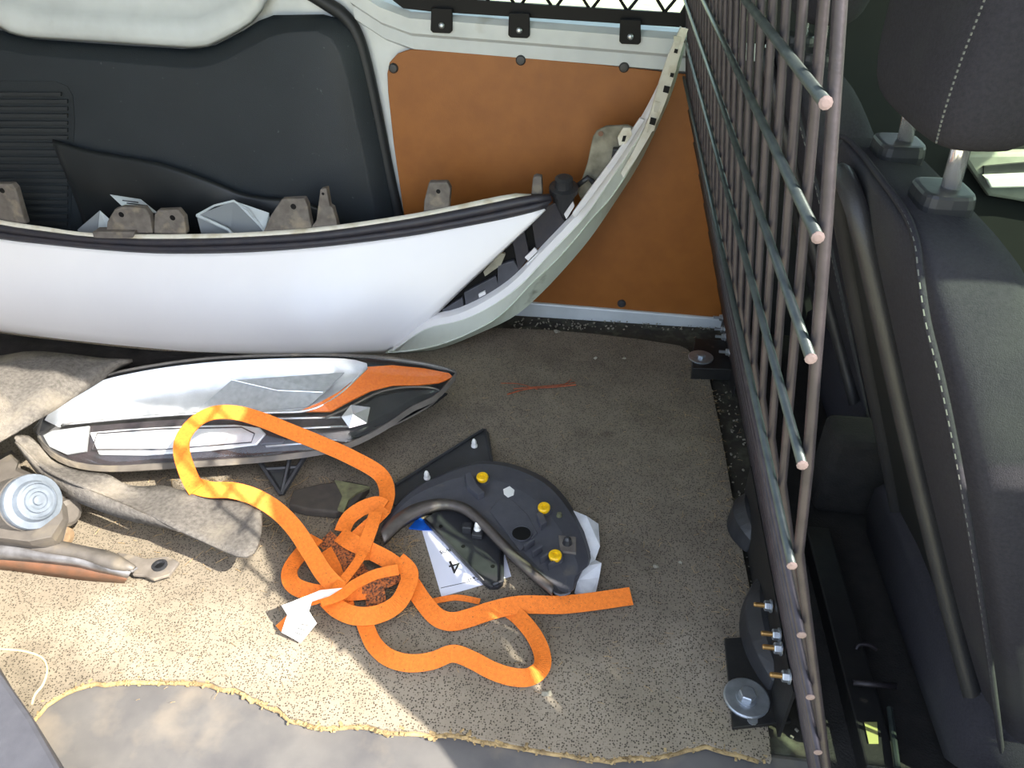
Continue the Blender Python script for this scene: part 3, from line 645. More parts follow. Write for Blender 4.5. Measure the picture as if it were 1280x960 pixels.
for q, mm in (([(640, 300), (655, 285), (662, 320), (648, 340)], 'strip_black'), ([(663, 268), (694, 254), (708, 282), (690, 300), (670, 312)], 'strip_black'), ([(622, 332), (642, 326), (650, 338), (630, 358), (622, 360)], 'arch_plastic'), ([(580, 366), (620, 345), (624, 362), (600, 376), (582, 384)], 'arch_plastic'), ([(552, 388), (578, 372), (580, 386), (560, 396)], 'arch_plastic'), ([(604, 340), (624, 316), (632, 318), (626, 332), (606, 346)], 'bracket_dirty')):
    obj('inner_rib', prism([PY(a, b, yb(a)+.016) for a, b in q], (0, .012, 0)), mm, fgo, bevel=.0015)
for q in ([(656, 322), (668, 310), (672, 314), (660, 326)], [(658, 330), (672, 316), (674, 322), (662, 334)], [(705, 268), (716, 252), (718, 258), (708, 274)], [(598, 368), (606, 364), (607, 368), (599, 372)]):
    obj('white_clip', prism([PY(a, b, yb(a)+.006) for a, b in q], (0, .006, 0)), 'bumper_white', fgo)

# sheet and packaging wedged behind the bumper
lt = cat(L2([(66, 174), (72, 176), (110, 187), (165, 197), (205, 205), (260, 224), (300, 240), (330, 246), (375, 250), (405, 262), (425, 282), (433, 310)]), 4); lt = resample(lt, 40)
rows = []
for t in (0, .03, .3, .6, 1):
    r = []
    for i, p in enumerate(lt):
        s_ = i/39; T = PY(p.x, p.y, 1.640-.01*math.sin(math.pi*s_)); Bm = Vector((PY(lerp(100, 440, s_), 330, 1.55).x, 1.605, .004))
        v = T.lerp(Bm, t); v.y += .008*math.sin(math.pi*t)*(1 if t > .05 else 0) - (.006 if 0 < t < .05 else 0); r.append(v)
    rows.append(r)
ls = obj('wheel_arch_sheet', loft(rows), 'liner_black', smooth=True, solid=.003)
tag(ls, 'black plastic wheel arch sheet leaning on the trim panel behind the bumper', 'plastic sheet')
fp = thing('folded_plastic', 'pale grey folded plastic piece standing behind the bumper beside a wide grey tab', 'packaging', PY(290, 300, 1.53))
q = {k: PY(a, b, y) for k, (a, b, y) in dict(a=(246, 269, 1.55), b=(292, 251, 1.565), c=(298, 252, 1.57), d=(336, 266, 1.58), e=(331, 290, 1.55)).items()}
zf = .002
def dn(v, y=None): return Vector((v.x, v.y if y is None else y, zf))
obj('front_face', ng([q['a'], q['b'], q['e'], dn(q['e']), dn(q['a'])]), 'plastic_grey', fp, solid=.0015)
obj('top_flap', ng([q['b'], q['d'], q['e']]), 'plastic_pale', fp, solid=.0015)
obj('side_face', ng([q['d'], q['e'], dn(q['e']), dn(q['d'])]), 'plastic_pale', fp, solid=.0015)
obj('folded_rim', tube([q['a'], PY(268, 257, 1.556), q['b'], PY(310, 262, 1.562), q['e']], .0028, 6), 'plastic_pale', fp)
obj('lower_lip', tube([q['a'], PY(262, 276, 1.545), PY(285, 287, 1.543), PY(294, 296, 1.543)], .004, 6), 'plastic_pale', fp)
f2 = thing('folded_plastic', 'small pale folded plastic corner poking up between the ribbed field and the grey tabs', 'packaging', PY(118, 300, 1.53))
a, b, c, d = PY(97, 287, 1.56), PY(125, 263, 1.575), PY(138, 275, 1.58), PY(122, 290, 1.555)
obj('left_face', ng([a, b, d, dn(d), dn(a)]), 'plastic_grey', f2, solid=.0015)
obj('right_face', ng([b, c, PY(134, 288, 1.575), d]), 'plastic_pale', f2, solid=.0015)
obj('right_skirt', ng([c, PY(134, 288, 1.575), dn(d), dn(c)]), 'plastic_grey', f2, solid=.0015)
bk2 = thing('leaflet', 'pale printed leaflet lying across the grey bumper tabs', 'leaflet', PY(165, 265, 1.49))
lc = [PY(137, 243, 1.58), PY(176, 249, 1.585), PY(197, 266, 1.552), PY(157, 262, 1.548)]
obj('page', prism(lc, (0, .003, -.003)), 'plastic_pale', bk2)
for t0, t1, u in ((.25, .75, .35), (.3, .95, .52), (.3, .9, .68)):
    A = lc[0].lerp(lc[3], u); B = lc[1].lerp(lc[2], u)
    obj('print_line', tube([A.lerp(B, t0)+Vector((0, -.0015, .0015)), A.lerp(B, t1)+Vector((0, -.0015, .0015))], .0013, 4), 'ink', bk2)

# ================================================================== HEADLIGHT (clear, amber corner)
hl = thing('headlight', 'clear car headlight unit with amber indicator corner lying in front of the bumper', 'headlight', PZ(310, 560, 0))
htop = cat(L2([(46, 538), (52, 520), (66, 502), (95, 482), (135, 467), (190, 456), (260, 447), (350, 443), (430, 443), (490, 447), (540, 455), (569, 464)]), 4)
hbot = cat(L2([(46, 542), (58, 560), (85, 576), (130, 583), (200, 580), (280, 575), (340, 570), (400, 562), (440, 552), (480, 532), (515, 508), (545, 494), (569, 468)]), 4)
htop = resample(htop, 44); hbot = resample(hbot, 44)
def hz(px, py):
    t = max(0, min(1, (580-py)/134)); z = .060+.105*t
    return z-.055*max(0, (px-400)/170)*(.4+.6*t)
ND = Vector((0, -.5, .86))
def HL(px, py, off=0): return PZ(px, py, hz(px, py))-ND*off
def hpoly(pts, off, d=.004): return prism([HL(a, b, off) for a, b in pts], ND*-d)
# lens shell
rows = []
for t in (0, .05, .15, .3, .5, .7, .85, .95, 1):
    rows.append([HL(lerp(a.x, b.x, t), lerp(a.y, b.y, t), -.014*math.sin(math.pi*t)**.6+(.004 if t in (0, 1) else 0)) for a, b in zip(htop, hbot)])
obj('lens', loft(rows), 'lens_clear', hl, smooth=True)
# housing bucket behind
rim = [HL(p.x, p.y, .003) for p in htop]+[HL(p.x, p.y, .003) for p in reversed(hbot)]
ctr = sum(rim, Vector())/len(rim)
def shrink(r, s, d): return [ctr+(v-ctr)*s+Vector(d) for v in r]
rows = [rim, [v+Vector((0, .015, -.016)) for v in shrink(rim, .985, (0, 0, 0))], [Vector((v.x, v.y, max(.006, v.z))) for v in shrink(rim, .86, (0, .05, -.045))], [Vector((v.x, v.y, max(.004, v.z))) for v in shrink(rim, .7, (0, .07, -.07))]]
V, Fc = loft(rows, True); m_ = 3*len(rim); Fc.append(tuple(range(m_, m_+len(rim))))
obj('housing', (V, Fc), 'housing_dark', hl, smooth=False)
obj('rim_edge', tube(rim, .0030, 6, closed=True), 'housing_grey', hl, smooth=True)
# main reflector: a scooped bright surface
ra = resample(cat(L2([(54, 524), (68, 504), (98, 485), (138, 471), (200, 459), (270, 451), (350, 447), (430, 447), (458, 453)]), 4), 30)
rb = resample(cat(L2([(70, 528), (110, 524), (160, 519), (220, 515), (290, 512), (340, 512), (385, 509), (415, 492), (452, 462)]), 4), 30)
rows = []
for i in range(9):
    t = i/8; rows.append([HL(lerp(p.x, q_.x, t), lerp(p.y, q_.y, t), (.004+.006*t)+.024*math.sin(math.pi*t)) for p, q_ in zip(ra, rb)])
rf = obj('reflector', loft(rows), 'reflector', hl, smooth=True)
obj('reflector_facet', hpoly([(242, 510), (286, 472), (340, 468), (428, 462), (402, 488), (382, 505), (330, 510)], .012, .003), 'reflector_matte', rf)
obj('facet_crease', tube([HL(286, 472, .008), HL(345, 486, .007), HL(402, 488, .008)], .0012, 5), 'chrome', rf)
obj('chrome_trim', tube([HL(p.x, p.y, .006) for p in cat(L2([(75, 529), (160, 521), (250, 515), (340, 514), (385, 511), (420, 494), (458, 459)]), 4)], .0028, 6), 'chrome', hl, smooth=True)
am = [(372, 513), (400, 501), (425, 487), (445, 471), (459, 457), (490, 455), (530, 459), (561, 465), (566, 470), (548, 477), (520, 480), (490, 480), (462, 487), (430, 503), (412, 513)]
obj('amber_indicator', hpoly(am, .004, .006), 'amber', hl, bevel=.001)
# lower bezel with chrome slot, bars and dark bowl
obj('lower_bezel', hpoly([(54, 536), (110, 528), (200, 521), (300, 516), (380, 515), (430, 513), (432, 551), (340, 567), (240, 574), (150, 579), (92, 575), (60, 558)], .016, .004), 'lamp_bezel', hl)
obj('side_reflector', hpoly([(50, 542), (62, 536), (108, 530), (104, 562), (80, 566), (58, 556)], .009, .004), 'reflector_matte', hl)
sr = [(108, 538), (150, 534), (220, 530), (290, 528), (322, 532), (330, 540), (318, 554), (260, 561), (180, 567), (120, 566)]
sl2 = obj('slot_reflector', hpoly(sr, .009, .005), 'reflector', hl, bevel=.002)
obj('slot_frame', tube([HL(a, b, .008) for a, b in ((112, 560), (118, 540), (200, 534), (300, 532), (316, 540), (312, 551), (200, 560), (112, 560))], .0012, 5), 'lamp_bezel', sl2)
obj('bulb_cover', hpoly([(318, 530), (352, 531), (358, 540), (350, 552), (322, 553)], .012, .008), 'lamp_bezel', hl, bevel=.003)
for a_, b_ in (((330, 521), (424, 519)), ((352, 534), (436, 530)), ((330, 556), (420, 548))): obj('chrome_bar', tube([HL(*a_, .010), HL(*b_, .010)], .0026, 6), 'chrome', hl, smooth=True)
obj('dark_bowl', hpoly([(432, 514), (470, 492), (510, 484), (545, 484), (558, 488), (540, 502), (505, 520), (465, 538), (430, 546)], .014, .005), 'lamp_black', hl)
obj('bowl_rim', tube([HL(p.x, p.y, .006) for p in cat(L2([(405, 521), (438, 506), (475, 488), (515, 482), (548, 486), (540, 503), (500, 526), (455, 545)]), 4)], .002, 5), 'housing_grey', hl, smooth=True)
rows = [[HL(a, b, .004) for a, b in ((426, 520), (438, 505), (462, 508), (458, 528), (436, 534))], [HL(442, 519, -.004)]*5]
obj('bulb_reflector', loft(rows, True), 'chrome', hl)
obj('lower_flange', ([HL(p.x, p.y, .0) for p in hbot]+[HL(p.x, p.y+6, .004) for p in hbot], [(i, i+1, 45+i, 44+i) for i in range(43)]), 'housing_grey', hl, solid=.002)
# triangular mounting leg
lg = [PZ(320, 570, .05), PZ(384, 566, .05), PZ(352, 618, .012)]
mg = obj('mounting_leg', join(*[tube([lg[i], lg[(i+1) % 3]], .005, 6) for i in range(3)], tube([lg[0].lerp(lg[2], .35), lg[1].lerp(lg[2], .35)], .004, 6), tube([PZ(362, 574, .05), lg[2]], .004, 6)), 'black_plastic', hl)
obj('leg_web', prism([lg[0].lerp(lg[2], .35), lg[1].lerp(lg[2], .35), lg[2]], (0, .006, -.002)), 'lamp_black', mg)

# ================================================================== FELT LINER at the left
fl = thing('felt_liner', 'grey felt wheel arch liner draped over the headlight end with a hanging flap', 'liner', PZ(60, 600, 0))
A = resample(cat(L2([(-140, 470), (-60, 452), (0, 446), (40, 440), (90, 444), (130, 449), (165, 450)]), 4), 26)
B = resample(cat(L2([(-140, 640), (-60, 590), (0, 553), (40, 529), (75, 509), (105, 489), (148, 461), (166, 453)]), 4), 26)
rows = []
for i in range(8):
    t = i/7; rows.append([PZ(lerp(p.x, q_.x, t), lerp(p.y, q_.y, t), pl([(-140, .20), (60, .195), (166, .165)], lerp(p.x, q_.x, t))+.012*math.sin(math.pi*t)-.03*t+.004*math.sin(p.x*.09+t*5)) for p, q_ in zip(A, B)])
obj('liner_panel', loft(rows), 'felt', fl, smooth=True, solid=.005)
A = resample(cat(L2([(18, 546), (34, 545), (48, 556), (68, 578), (100, 590), (135, 594), (155, 605), (175, 609), (205, 608), (228, 614), (262, 616), (295, 626), (326, 640)]), 4), 40)
B = resample(cat(L2([(20, 552), (34, 566), (55, 586), (85, 602), (130, 620), (180, 642), (225, 664), (260, 680), (292, 694), (308, 696), (320, 688), (326, 668), (326, 645)]), 4), 40)
rows = []
for i in range(7):
    t = i/6; rows.append([PZ(lerp(p.x, q_.x, t), lerp(p.y, q_.y, t), pl([(18, .15), (60, .115), (120, .10), (326, .095)], p.x)+.006*math.sin(p.x*.06+3*t)) for p, q_ in zip(A, B)])
obj('liner_flap', loft(rows), 'felt', fl, smooth=True, solid=.005)
A = resample(cat(L2([(20, 552), (34, 566), (55, 586), (85, 602), (130, 620), (180, 642), (225, 664)]), 4), 20)
obj('flap_fold', loft([[PZ(p.x, p.y, pl([(18, .148), (60, .113), (326, .093)], p.x)) for p in A], [PZ(p.x-2, p.y+20*math.sin(math.pi*i/19), pl([(18, .13), (60, .085), (326, .07)], p.x)) for i, p in enumerate(A)]]), 'felt', fl, smooth=True, solid=.003)
sk = obj('liner_foot', prism([PZ(-60, 560, .16), PZ(-30, 555, .16), PZ(-30, 570, .0), PZ(-60, 575, .0)], (0, .01, 0)), 'felt', fl)

# black strip painting the shade under the bumper, together with the dark scrap there
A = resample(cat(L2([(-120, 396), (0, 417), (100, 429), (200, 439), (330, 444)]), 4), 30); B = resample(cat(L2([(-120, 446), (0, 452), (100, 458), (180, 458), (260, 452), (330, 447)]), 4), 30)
do = obj('gap_shade_scrap', loft([[PZ(p.x, p.y, .13) for p in A], [PZ(lerp(p.x, q_.x, .5), lerp(p.y, q_.y, .5), .135+.006*math.sin(p.x*.1)) for p, q_ in zip(A, B)], [PZ(p.x, p.y, .12) for p in B], [Vector((PZ(p.x, p.y, .12).x, PZ(p.x, p.y, .12).y+.05, .002)) for p in B]]), 'gap_shade_black', smooth=True, solid=.003)
tag(do, 'black strip painted for the shade and dark scrap in the gap under the bumper above the grey liner', 'scrap')

# ================================================================== SECOND HEADLIGHT seen from behind
s2 = thing('old_headlight', 'old grey headlight lying on its face with a round pale cap on its back', 'headlight', PZ(40, 690, 0))
prof = [(-110, 590), (-40, 575), (0, 570), (14, 562), (25, 574), (22, 584), (50, 596), (82, 618), (86, 650), (70, 676), (40, 682), (-40, 672), (-110, 662)]
base = [PZ(a, b, .045) for a, b in ((-110, 668), (-40, 668), (0, 672), (20, 674), (30, 676), (34, 677), (46, 678), (70, 680), (78, 682), (66, 686), (40, 686), (-40, 678), (-110, 670))]
obj('housing', capped([base, [PZ(a, b, .070) for a, b in prof], [PZ(lerp(-20, a, .93), lerp(628, b, .9), .085) for a, b in prof]]), 'housing_grey', s2, bevel=.003)
cc = PZ(41, 627, .118); ax = Vector((.86, -.22, .46)).normalized()
cp = obj('bulb_cap', lathe(cc, ax, [(.043, -.018), (.044, 0), (.043, .004), (.033, .006), (.030, .016), (.027, .018), (.026, .014), (.020, .015), (.019, .019), (.014, .019), (.013, .015), (.008, .016), (.007, .020), (.002, .021)], 30), 'cap_blue', s2, smooth=False)
obj('cap_collar', lathe(cc, ax, [(.044, -.06), (.045, -.012), (.042, -.008)], 26), 'housing_grey', s2)
obj('bulb_socket', lathe(PZ(80, 640, .055), Vector((.9, -.3, .2)), [(.022, -.02), (.023, .012), (.016, .016)], 14), 'housing_grey', s2)
obj('adjuster', lathe(PZ(72, 668, .03), Vector((.9, -.4, .1)), [(.021, -.02), (.021, .0), (.018, .002), (.018, .018), (.009, .022)], 14), 'housing_tan', s2)
def s2strip(name, A, B, za, zb_, m, **k):
    a_ = resample(cat(L2(A), 4), 24); b_ = resample(cat(L2(B), 4), 24)
    return obj(name, loft([[PZ(p.x, p.y, za) for p in a_], [PZ(lerp(p.x, q_.x, .5), lerp(p.y, q_.y, .5), lerp(za, zb_, .5)+.004) for p, q_ in zip(a_, b_)], [PZ(p.x, p.y, zb_) for p in b_]]), m, s2, smooth=True, solid=.003, **k)
e0 = [(-110, 652), (0, 662), (60, 673), (110, 684), (140, 690), (158, 700), (170, 708)]
e1 = [(-110, 670), (0, 680), (50, 690), (95, 697), (118, 704), (140, 712), (164, 714)]
e2 = [(-110, 692), (0, 699), (50, 703), (95, 708), (120, 714), (142, 718), (160, 722)]
e3 = [(-110, 704), (0, 711), (60, 719), (110, 725), (140, 727), (150, 728), (156, 728)]
s2strip('lens_rim', e0, e1, .052, .047, 'housing_grey'); s2strip('lens_edge', e1, e2, .047, .028, 'silver_film'); s2strip('amber_edge', e2, e3, .028, .002, 'rust_edge')
er = obj('mounting_ear', prism([PZ(a, b, .020) for a, b in ((146, 690), (165, 693), (182, 698), (211, 695), (224, 702), (212, 718), (192, 724), (180, 719), (166, 718), (158, 708))], (0, 0, -.006)), 'tab_grey', s2, bevel=.0015)
obj('ear_boss', lathe(PZ(200, 708, .019), (0, 0, 1), [(.012, 0), (.012, .004), (.008, .0045), (.007, .001)], 14), 'black_plastic', er)
obj('ear_foot', prism([PZ(a, b, .015) for a, b in ((150, 695), (178, 700), (178, 716), (156, 712))], (0, 0, -.0148)), 'black_plastic', er)
obj('silver_lug', prism([PZ(a, b, .05) for a, b in ((120, 688), (146, 693), (172, 709), (164, 714), (148, 702), (118, 697))], (0, 0, -.004)), 'silver_film', s2, bevel=.001)

# ================================================================== ARCH TRIM, TRIANGLE TRIMS, PAPER
at = thing('arch_trim', 'grey plastic wheel arch moulding lying face down with three yellow clips', 'car trim', PZ(640, 660, 0))
outer = resample(cat(L2([(477, 662), (489, 640), (514, 614), (545, 597), (575, 584), (605, 577), (640, 581), (675, 595), (700, 615), (722, 648), (734, 678), (738, 702), (728, 712), (716, 737)]), 4), 44)
inner = resample(cat(L2([(487, 668), (503, 652), (524, 639), (548, 632), (566, 632), (582, 638), (603, 655), (626, 679), (648, 701), (670, 721), (688, 736), (696, 743), (704, 744), (713, 741)]), 4), 44)
rows = []
for t, z in ((0, .008), (.06, .030), (.3, .036), (.6, .036), (.88, .034), (1, .040)):
    rows.append([PZ(lerp(a.x, b.x, t), lerp(a.y, b.y, t), z) for a, b in zip(outer, inner)])
pt = obj('plate', loft(rows), 'arch_plastic', at, smooth=False, solid=.003)
lipo = resample(cat(L2([(476, 664), (492, 646), (516, 631), (545, 624), (570, 626), (588, 633), (607, 650), (630, 674), (652, 696), (674, 716), (692, 732)]), 4), 36)
lipi = resample(cat(L2([(480, 676), (500, 656), (523, 642), (547, 634), (566, 634), (582, 641), (602, 658), (625, 682), (647, 704), (669, 724), (690, 741)]), 4), 36)
obj('lip', loft([[PZ(p.x, p.y, .046) for p in lipo], [PZ(lerp(p.x, q_.x, .5), lerp(p.y, q_.y, .5), .050) for p, q_ in zip(lipo, lipi)], [PZ(p.x, p.y, .046) for p in lipi], [PZ(p.x+1, p.y+5, .012) for p in lipi]]), 'arch_lip', at, smooth=True, solid=.002)
for x, y in ((603, 597), (680, 635), (694, 695)):
    po = obj('clip_post', lathe(PZ(x+1, y+5, .034), (0, 0, 1), [(.013, 0), (.012, .012), (.010, .014)], 16), 'arch_plastic', at)
    obj('yellow_clip', lathe(PZ(x, y, .050), (0, -.12, 1), [(.0095, -.004), (.0105, 0), (.0105, .003), (.009, .005), (.004, .005), (.0035, .003)], 20), 'yellow_clip', po)
hr_ = PZ(652, 667, .0398)
obj('drain_hole', join(lathe(hr_, (0, 0, 1), [(.0165, 0), (.0165, .0006)], 22)), 'deep_black', at)
obj('hole_rim', tube([hr_+Vector((.0165*math.cos(a*.3), .0165*math.sin(a*.3), .0006)) for a in range(21)], .0012, 5, closed=True), 'arch_plastic', at)
st_ = [(629, 612), (637, 608), (643, 613), (642, 619), (635, 622), (630, 618)]
obj('sticker', prism([PZ(a, b, .0376) for a, b in st_], (0, 0, .0008)), 'clip_white', at)
for q, h in (([(581, 600), (588, 596), (596, 612), (606, 622), (598, 626), (584, 614)], .014), ([(670, 648), (676, 644), (684, 658), (676, 664)], .012), ([(698, 672), (720, 674), (720, 694), (700, 692)], .006)):
    obj('clip_bracket', prism([PZ(a, b, .036) for a, b in q], (0, 0, h)), 'tab_grey' if h < .01 else 'arch_plastic', at, bevel=.001)
obj('clip_button', lathe(PZ(709, 679, .042), (0, 0, 1), [(.008, 0), (.006, .010), (.003, .014)], 10), 'black_plastic', at)
obj('clip_button', lathe(PZ(699, 645, .036), (0, 0, 1), [(.005, 0), (.004, .006)], 10), 'green_scrap', at)
for i in range(4):
    x = 655+i*10; y = 688+i*8
    obj('stiffener_rib', prism([PZ(x, y, .036), PZ(x+12, y-8, .036), PZ(x+13, y-6, .036), PZ(x+1, y+2, .036)], (0, 0, .014)), 'arch_plastic', at)
obj('raised_pad', prism([PZ(a, b, .036) for a, b in ((612, 640), (622, 626), (640, 626), (660, 645), (672, 668), (650, 690))], (0, 0, .003)), 'arch_plastic', at, bevel=.001)

def white_clip(px, py, z, parent):
    return obj('clip', lathe(PZ(px, py+5, z), (0, -.15, 1), [(.0062, 0), (.0062, .004), (.0048, .005), (.0048, .013), (.003, .019), (.001, .021)], 12), 'clip_white', parent, smooth=False)
t1 = thing('corner_trim', 'black triangular plastic corner trim with two white clips under the arch moulding', 'car trim', PZ(560, 590, 0))
tri = [(486, 622), (494, 606), (540, 575), (606, 535), (611, 540), (618, 584), (560, 606), (500, 640)]
obj('plate', prism([PZ(a, b, .012) for a, b in tri], (0, 0, -.008)), 'black_plastic', t1, bevel=.002)
obj('edge_rib', tube([PZ(a, b, .014) for a, b in ((495, 606), (545, 574), (604, 537))], .0035, 6), 'black_plastic', t1)
obj('edge_rib', tube([PZ(a, b, .013) for a, b in ((606, 537), (611, 558), (616, 582))], .003, 6), 'black_plastic', t1)
white_clip(593, 553, .012, t1); white_clip(534, 593, .012, t1)
t2 = thing('corner_trim', 'dark triangular plastic corner trim with one white clip lying on the white paper', 'car trim', PZ(590, 680, 0))
tri = [(530, 649), (542, 640), (580, 630), (602, 640), (624, 672), (630, 700), (629, 728), (623, 733), (612, 733), (604, 727), (581, 703), (556, 676)]
obj('plate', prism([PZ(a, b, .013) for a, b in tri], (0, 0, -.009)), 'black_plastic', t2, bevel=.002)
obj('edge_rib', tube([PZ(a, b, .016) for a, b in ((627, 690), (627, 727), (616, 731))], .004, 6), 'black_plastic', t2, smooth=True)
obj('edge_rib', tube([PZ(a, b, .015) for a, b in ((532, 650), (558, 676), (583, 702), (605, 726))], .002, 6), 'black_plastic', t2, smooth=True)
obj('clip_block', box(PZ(584, 660, .020), (.016, .014, .016)), 'black_plastic', t2, bevel=.002)
obj('clip_block', box(PZ(597, 668, .018), (.018, .014, .010)), 'black_plastic', t2, bevel=.002)
white_clip(597, 657, .022, t2)
for x, y in ((551, 658), (579, 683), (616, 708)): obj('screw_hole', lathe(PZ(x, y, .0132), (0, 0, 1), [(.0035, 0), (.0035, .0006)], 10), 'deep_black', t2)

pp = thing('paper_sheet', 'white printed paper sheet marked with a big black 4 under the dark trim', 'paper', PZ(580, 700, 0))
pcn = [PZ(527, 661, .0016), PZ(552, 746, .0016), PZ(639, 720, .0016), PZ(616, 640, .0016)]
obj('page', prism(pcn, (0, 0, -.0012)), 'paper', pp)
ux = (pcn[1]-pcn[2]).normalized(); uy = Vector((0, 0, 1)).cross(ux)      # the sheet lies upside down to the door
def text(body, px, py, size, z=.0022, nm='lettering'):
    cu = bpy.data.curves.new(nm, 'FONT'); cu.body = body; cu.size = size; cu.align_x = 'CENTER'; cu.align_y = 'CENTER'; cu.extrude = .0002
    tmp = bpy.data.objects.new(nm, cu); COL.objects.link(tmp); dg = bpy.context.evaluated_depsgraph_get(); dg.update()
    me = bpy.data.meshes.new_from_object(tmp.evaluated_get(dg)); COL.objects.unlink(tmp); bpy.data.objects.remove(tmp)
    me.materials.clear(); me.materials.append(M['ink']); c = PZ(px, py, z)
    for v in me.vertices: v.co = ux*v.co.x+uy*v.co.y+Vector((0, 0, v.co.z))
    o = bpy.data.objects.new(nm, me); link(o, pp, c); return o
text('4', 568, 707, .040); text('CROS', 559, 688, .010); text('1.ex)', 592, 723, .010)
obj('ruled_line', tube([PZ(551, 735, .002), PZ(600, 724, .002)], .0004, 4), 'ink', pp)
bt = obj('blue_tape', prism([PZ(a, b, .004) for a, b in ((511, 660), (519, 651), (525, 647), (538, 654), (546, 662), (530, 662))], (0, 0, -.003)), 'blue_tape')
tag(bt, 'small scrap of bright blue tape at the corner of the paper sheet', 'tape')
lb = [PZ(a, b, z) for a, b, z in ((716, 638, .012), (733, 645, .020), (748, 655, .008), (750, 683, .016), (744, 700, .010), (752, 704, .016), (749, 722, .008), (743, 748, .004), (734, 750, .010), (718, 742, .004), (722, 726, .014), (717, 712, .008), (731, 708, .016), (738, 690, .012), (730, 664, .016))]
cl = obj('crumpled_label', (lb, [(0, 1, 14), (1, 2, 3, 14), (14, 3, 13), (13, 3, 4), (13, 4, 5, 12), (5, 6, 10, 12), (12, 10, 11), (6, 7, 8, 10), (10, 8, 9)]), 'paper_white', solid=.001)
tag(cl, 'crumpled white paper label hanging over the end of the arch moulding', 'label')

# ================================================================== ORANGE STRAP
so = thing('ratchet_strap', 'tangled orange webbing strap with a white tag lying across the mat', 'strap', PZ(470, 730, 0))
NV = Vector((0, -.45, .9)).normalized()
def strand(pts, w=0.0274, dirty=False, n=8, nv=NV, nm='webbing'):
    """pts (px,py,z) or (px,py,z,tilt)"""
    P3 = [PZ(a[0], a[1], a[2]) for a in pts]; C = cat([tuple(p) for p in P3], n)
    ws_ = [a[3] if len(a) > 3 else w for a in pts]
    side = []
    rows = []
    for i, p in enumerate(C):
        a, b = C[max(0, i-1)], C[min(len(C)-1, i+1)]; t = (b-a).normalized(); s = t.cross(nv).normalized(); nrm = s.cross(t)
        f = i/n; k0 = min(int(f), len(ws_)-2); ww = lerp(ws_[k0], ws_[k0+1], f-k0)/2
        zlow = p.z-abs(s.z)*ww
        if zlow < .002: p = p+Vector((0, 0, .002-zlow))
        rows.append([p-s*ww-nrm*.0009, p+s*ww-nrm*.0009, p+s*ww+nrm*.0009, p-s*ww+nrm*.0009])
    return obj(nm, capped(rows), 'strap_dirty' if dirty else 'strap_orange', so, smooth=False)
# free end and run into the knot
strand([(789, 745, .012), (740, 752, .012), (700, 756, .013), (650, 756, .014), (615, 763, .014), (588, 772, .014), (565, 777, .013), (546, 771, .013), (529, 752, .014), (512, 727, .018), (492, 705, .024), (466, 690, .03), (440, 678, .034), (425, 668, .03)])
# big loop over the headlight
strand([(478, 640, .04), (484, 615, .045), (474, 592, .05), (440, 572, .075), (400, 554, .102), (360, 538, .124), (325, 524, .138), (295, 516, .147), (268, 516, .150), (246, 526, .150), (230, 545, .142), (227, 565, .132), (236, 594, .118), (246, 612, .112)])
strand([(240, 606, .112), (262, 612, .112), (290, 613, .11), (318, 621, .10), (345, 637, .085), (368, 660, .07), (388, 690, .055), (405, 717, .045), (425, 738, .035)])
# upper small loop of the knot
strand([(428, 664, .03), (436, 648, .034), (452, 636, .04), (470, 630, .045), (480, 634, .045)])
strand([(482, 636, .045), (470, 648, .042), (455, 662, .036), (440, 676, .03)], w=0.0228)
strand([(470, 640, .05), (464, 660, .045), (455, 685, .035), (452, 700, .028)], w=0.0228)
# dirty bands crossing under
strand([(405, 672, .016), (430, 695, .018), (452, 722, .020), (468, 740, .018), (470, 760, .012)], w=0.0304, dirty=True)
strand([(500, 716, .020), (480, 726, .022), (455, 732, .022), (440, 722, .022)], w=0.0258, dirty=True)
# left loop and inner loop
strand([(396, 672, .020), (376, 692, .022), (362, 714, .024), (368, 732, .024), (395, 741, .022), (430, 741, .020), (470, 738, .016)], w=0.0258)
strand([(404, 690, .012), (415, 712, .012), (424, 740, .010), (432, 762, .008)], w=0.0304)
strand([(497, 700, .032), (512, 716, .030), (507, 738, .026), (495, 756, .022), (472, 768, .020), (446, 770, .020), (424, 762, .020), (408, 748, .022)], w=0.0274)
# lower loop back under the free end
strand([(452, 768, .010), (458, 785, .010), (468, 806, .011), (486, 822, .012), (512, 829, .013), (540, 826, .014), (566, 817, .016), (590, 825, .016), (615, 838, .015), (640, 846, .014), (662, 846, .014), (677, 834, .014), (677, 815, .012), (666, 792, .010), (648, 771, .008), (630, 758, .006)], w=0.0243)
strand([(600, 752, .004), (570, 747, .004), (540, 752, .004)], w=0.0091)
# twisted ends running to the tag
strand([(498, 712, .034), (470, 718, .036), (445, 730, .038), (425, 744, .040), (400, 752, .045)], w=0.0167)
strand([(455, 690, .04), (440, 712, .04), (420, 735, .042), (398, 748, .046), (378, 752, .05)], w=0.0152)
tg = obj('tag', ng([PZ(a, b, z) for a, b, z in ((352, 757, .060), (366, 752, .066), (400, 738, .058), (428, 735, .045), (412, 745, .05), (390, 752, .055), (386, 764, .055), (395, 778, .045), (376, 770, .055), (360, 770, .060))]), 'tag_white', so, solid=.0012)
obj('tag', ng([PZ(a, b, z) for a, b, z in ((360, 766, .058), (380, 772, .05), (396, 779, .042), (376, 803, .010), (352, 790, .020))]), 'tag_white', so, solid=.0012)
obj('tag_fold', ng([PZ(a, b, z) for a, b, z in ((345, 782, .010), (360, 768, .050), (366, 775, .045), (352, 790, .016))]), 'strap_orange', so, solid=.001)
for i in range(3): obj('tag_print', tube([PZ(368+i*4, 790-i*5, .026+.007*i), PZ(378+i*4, 794-i*6, .022+.008*i)], .0005, 4), 'ink', so)

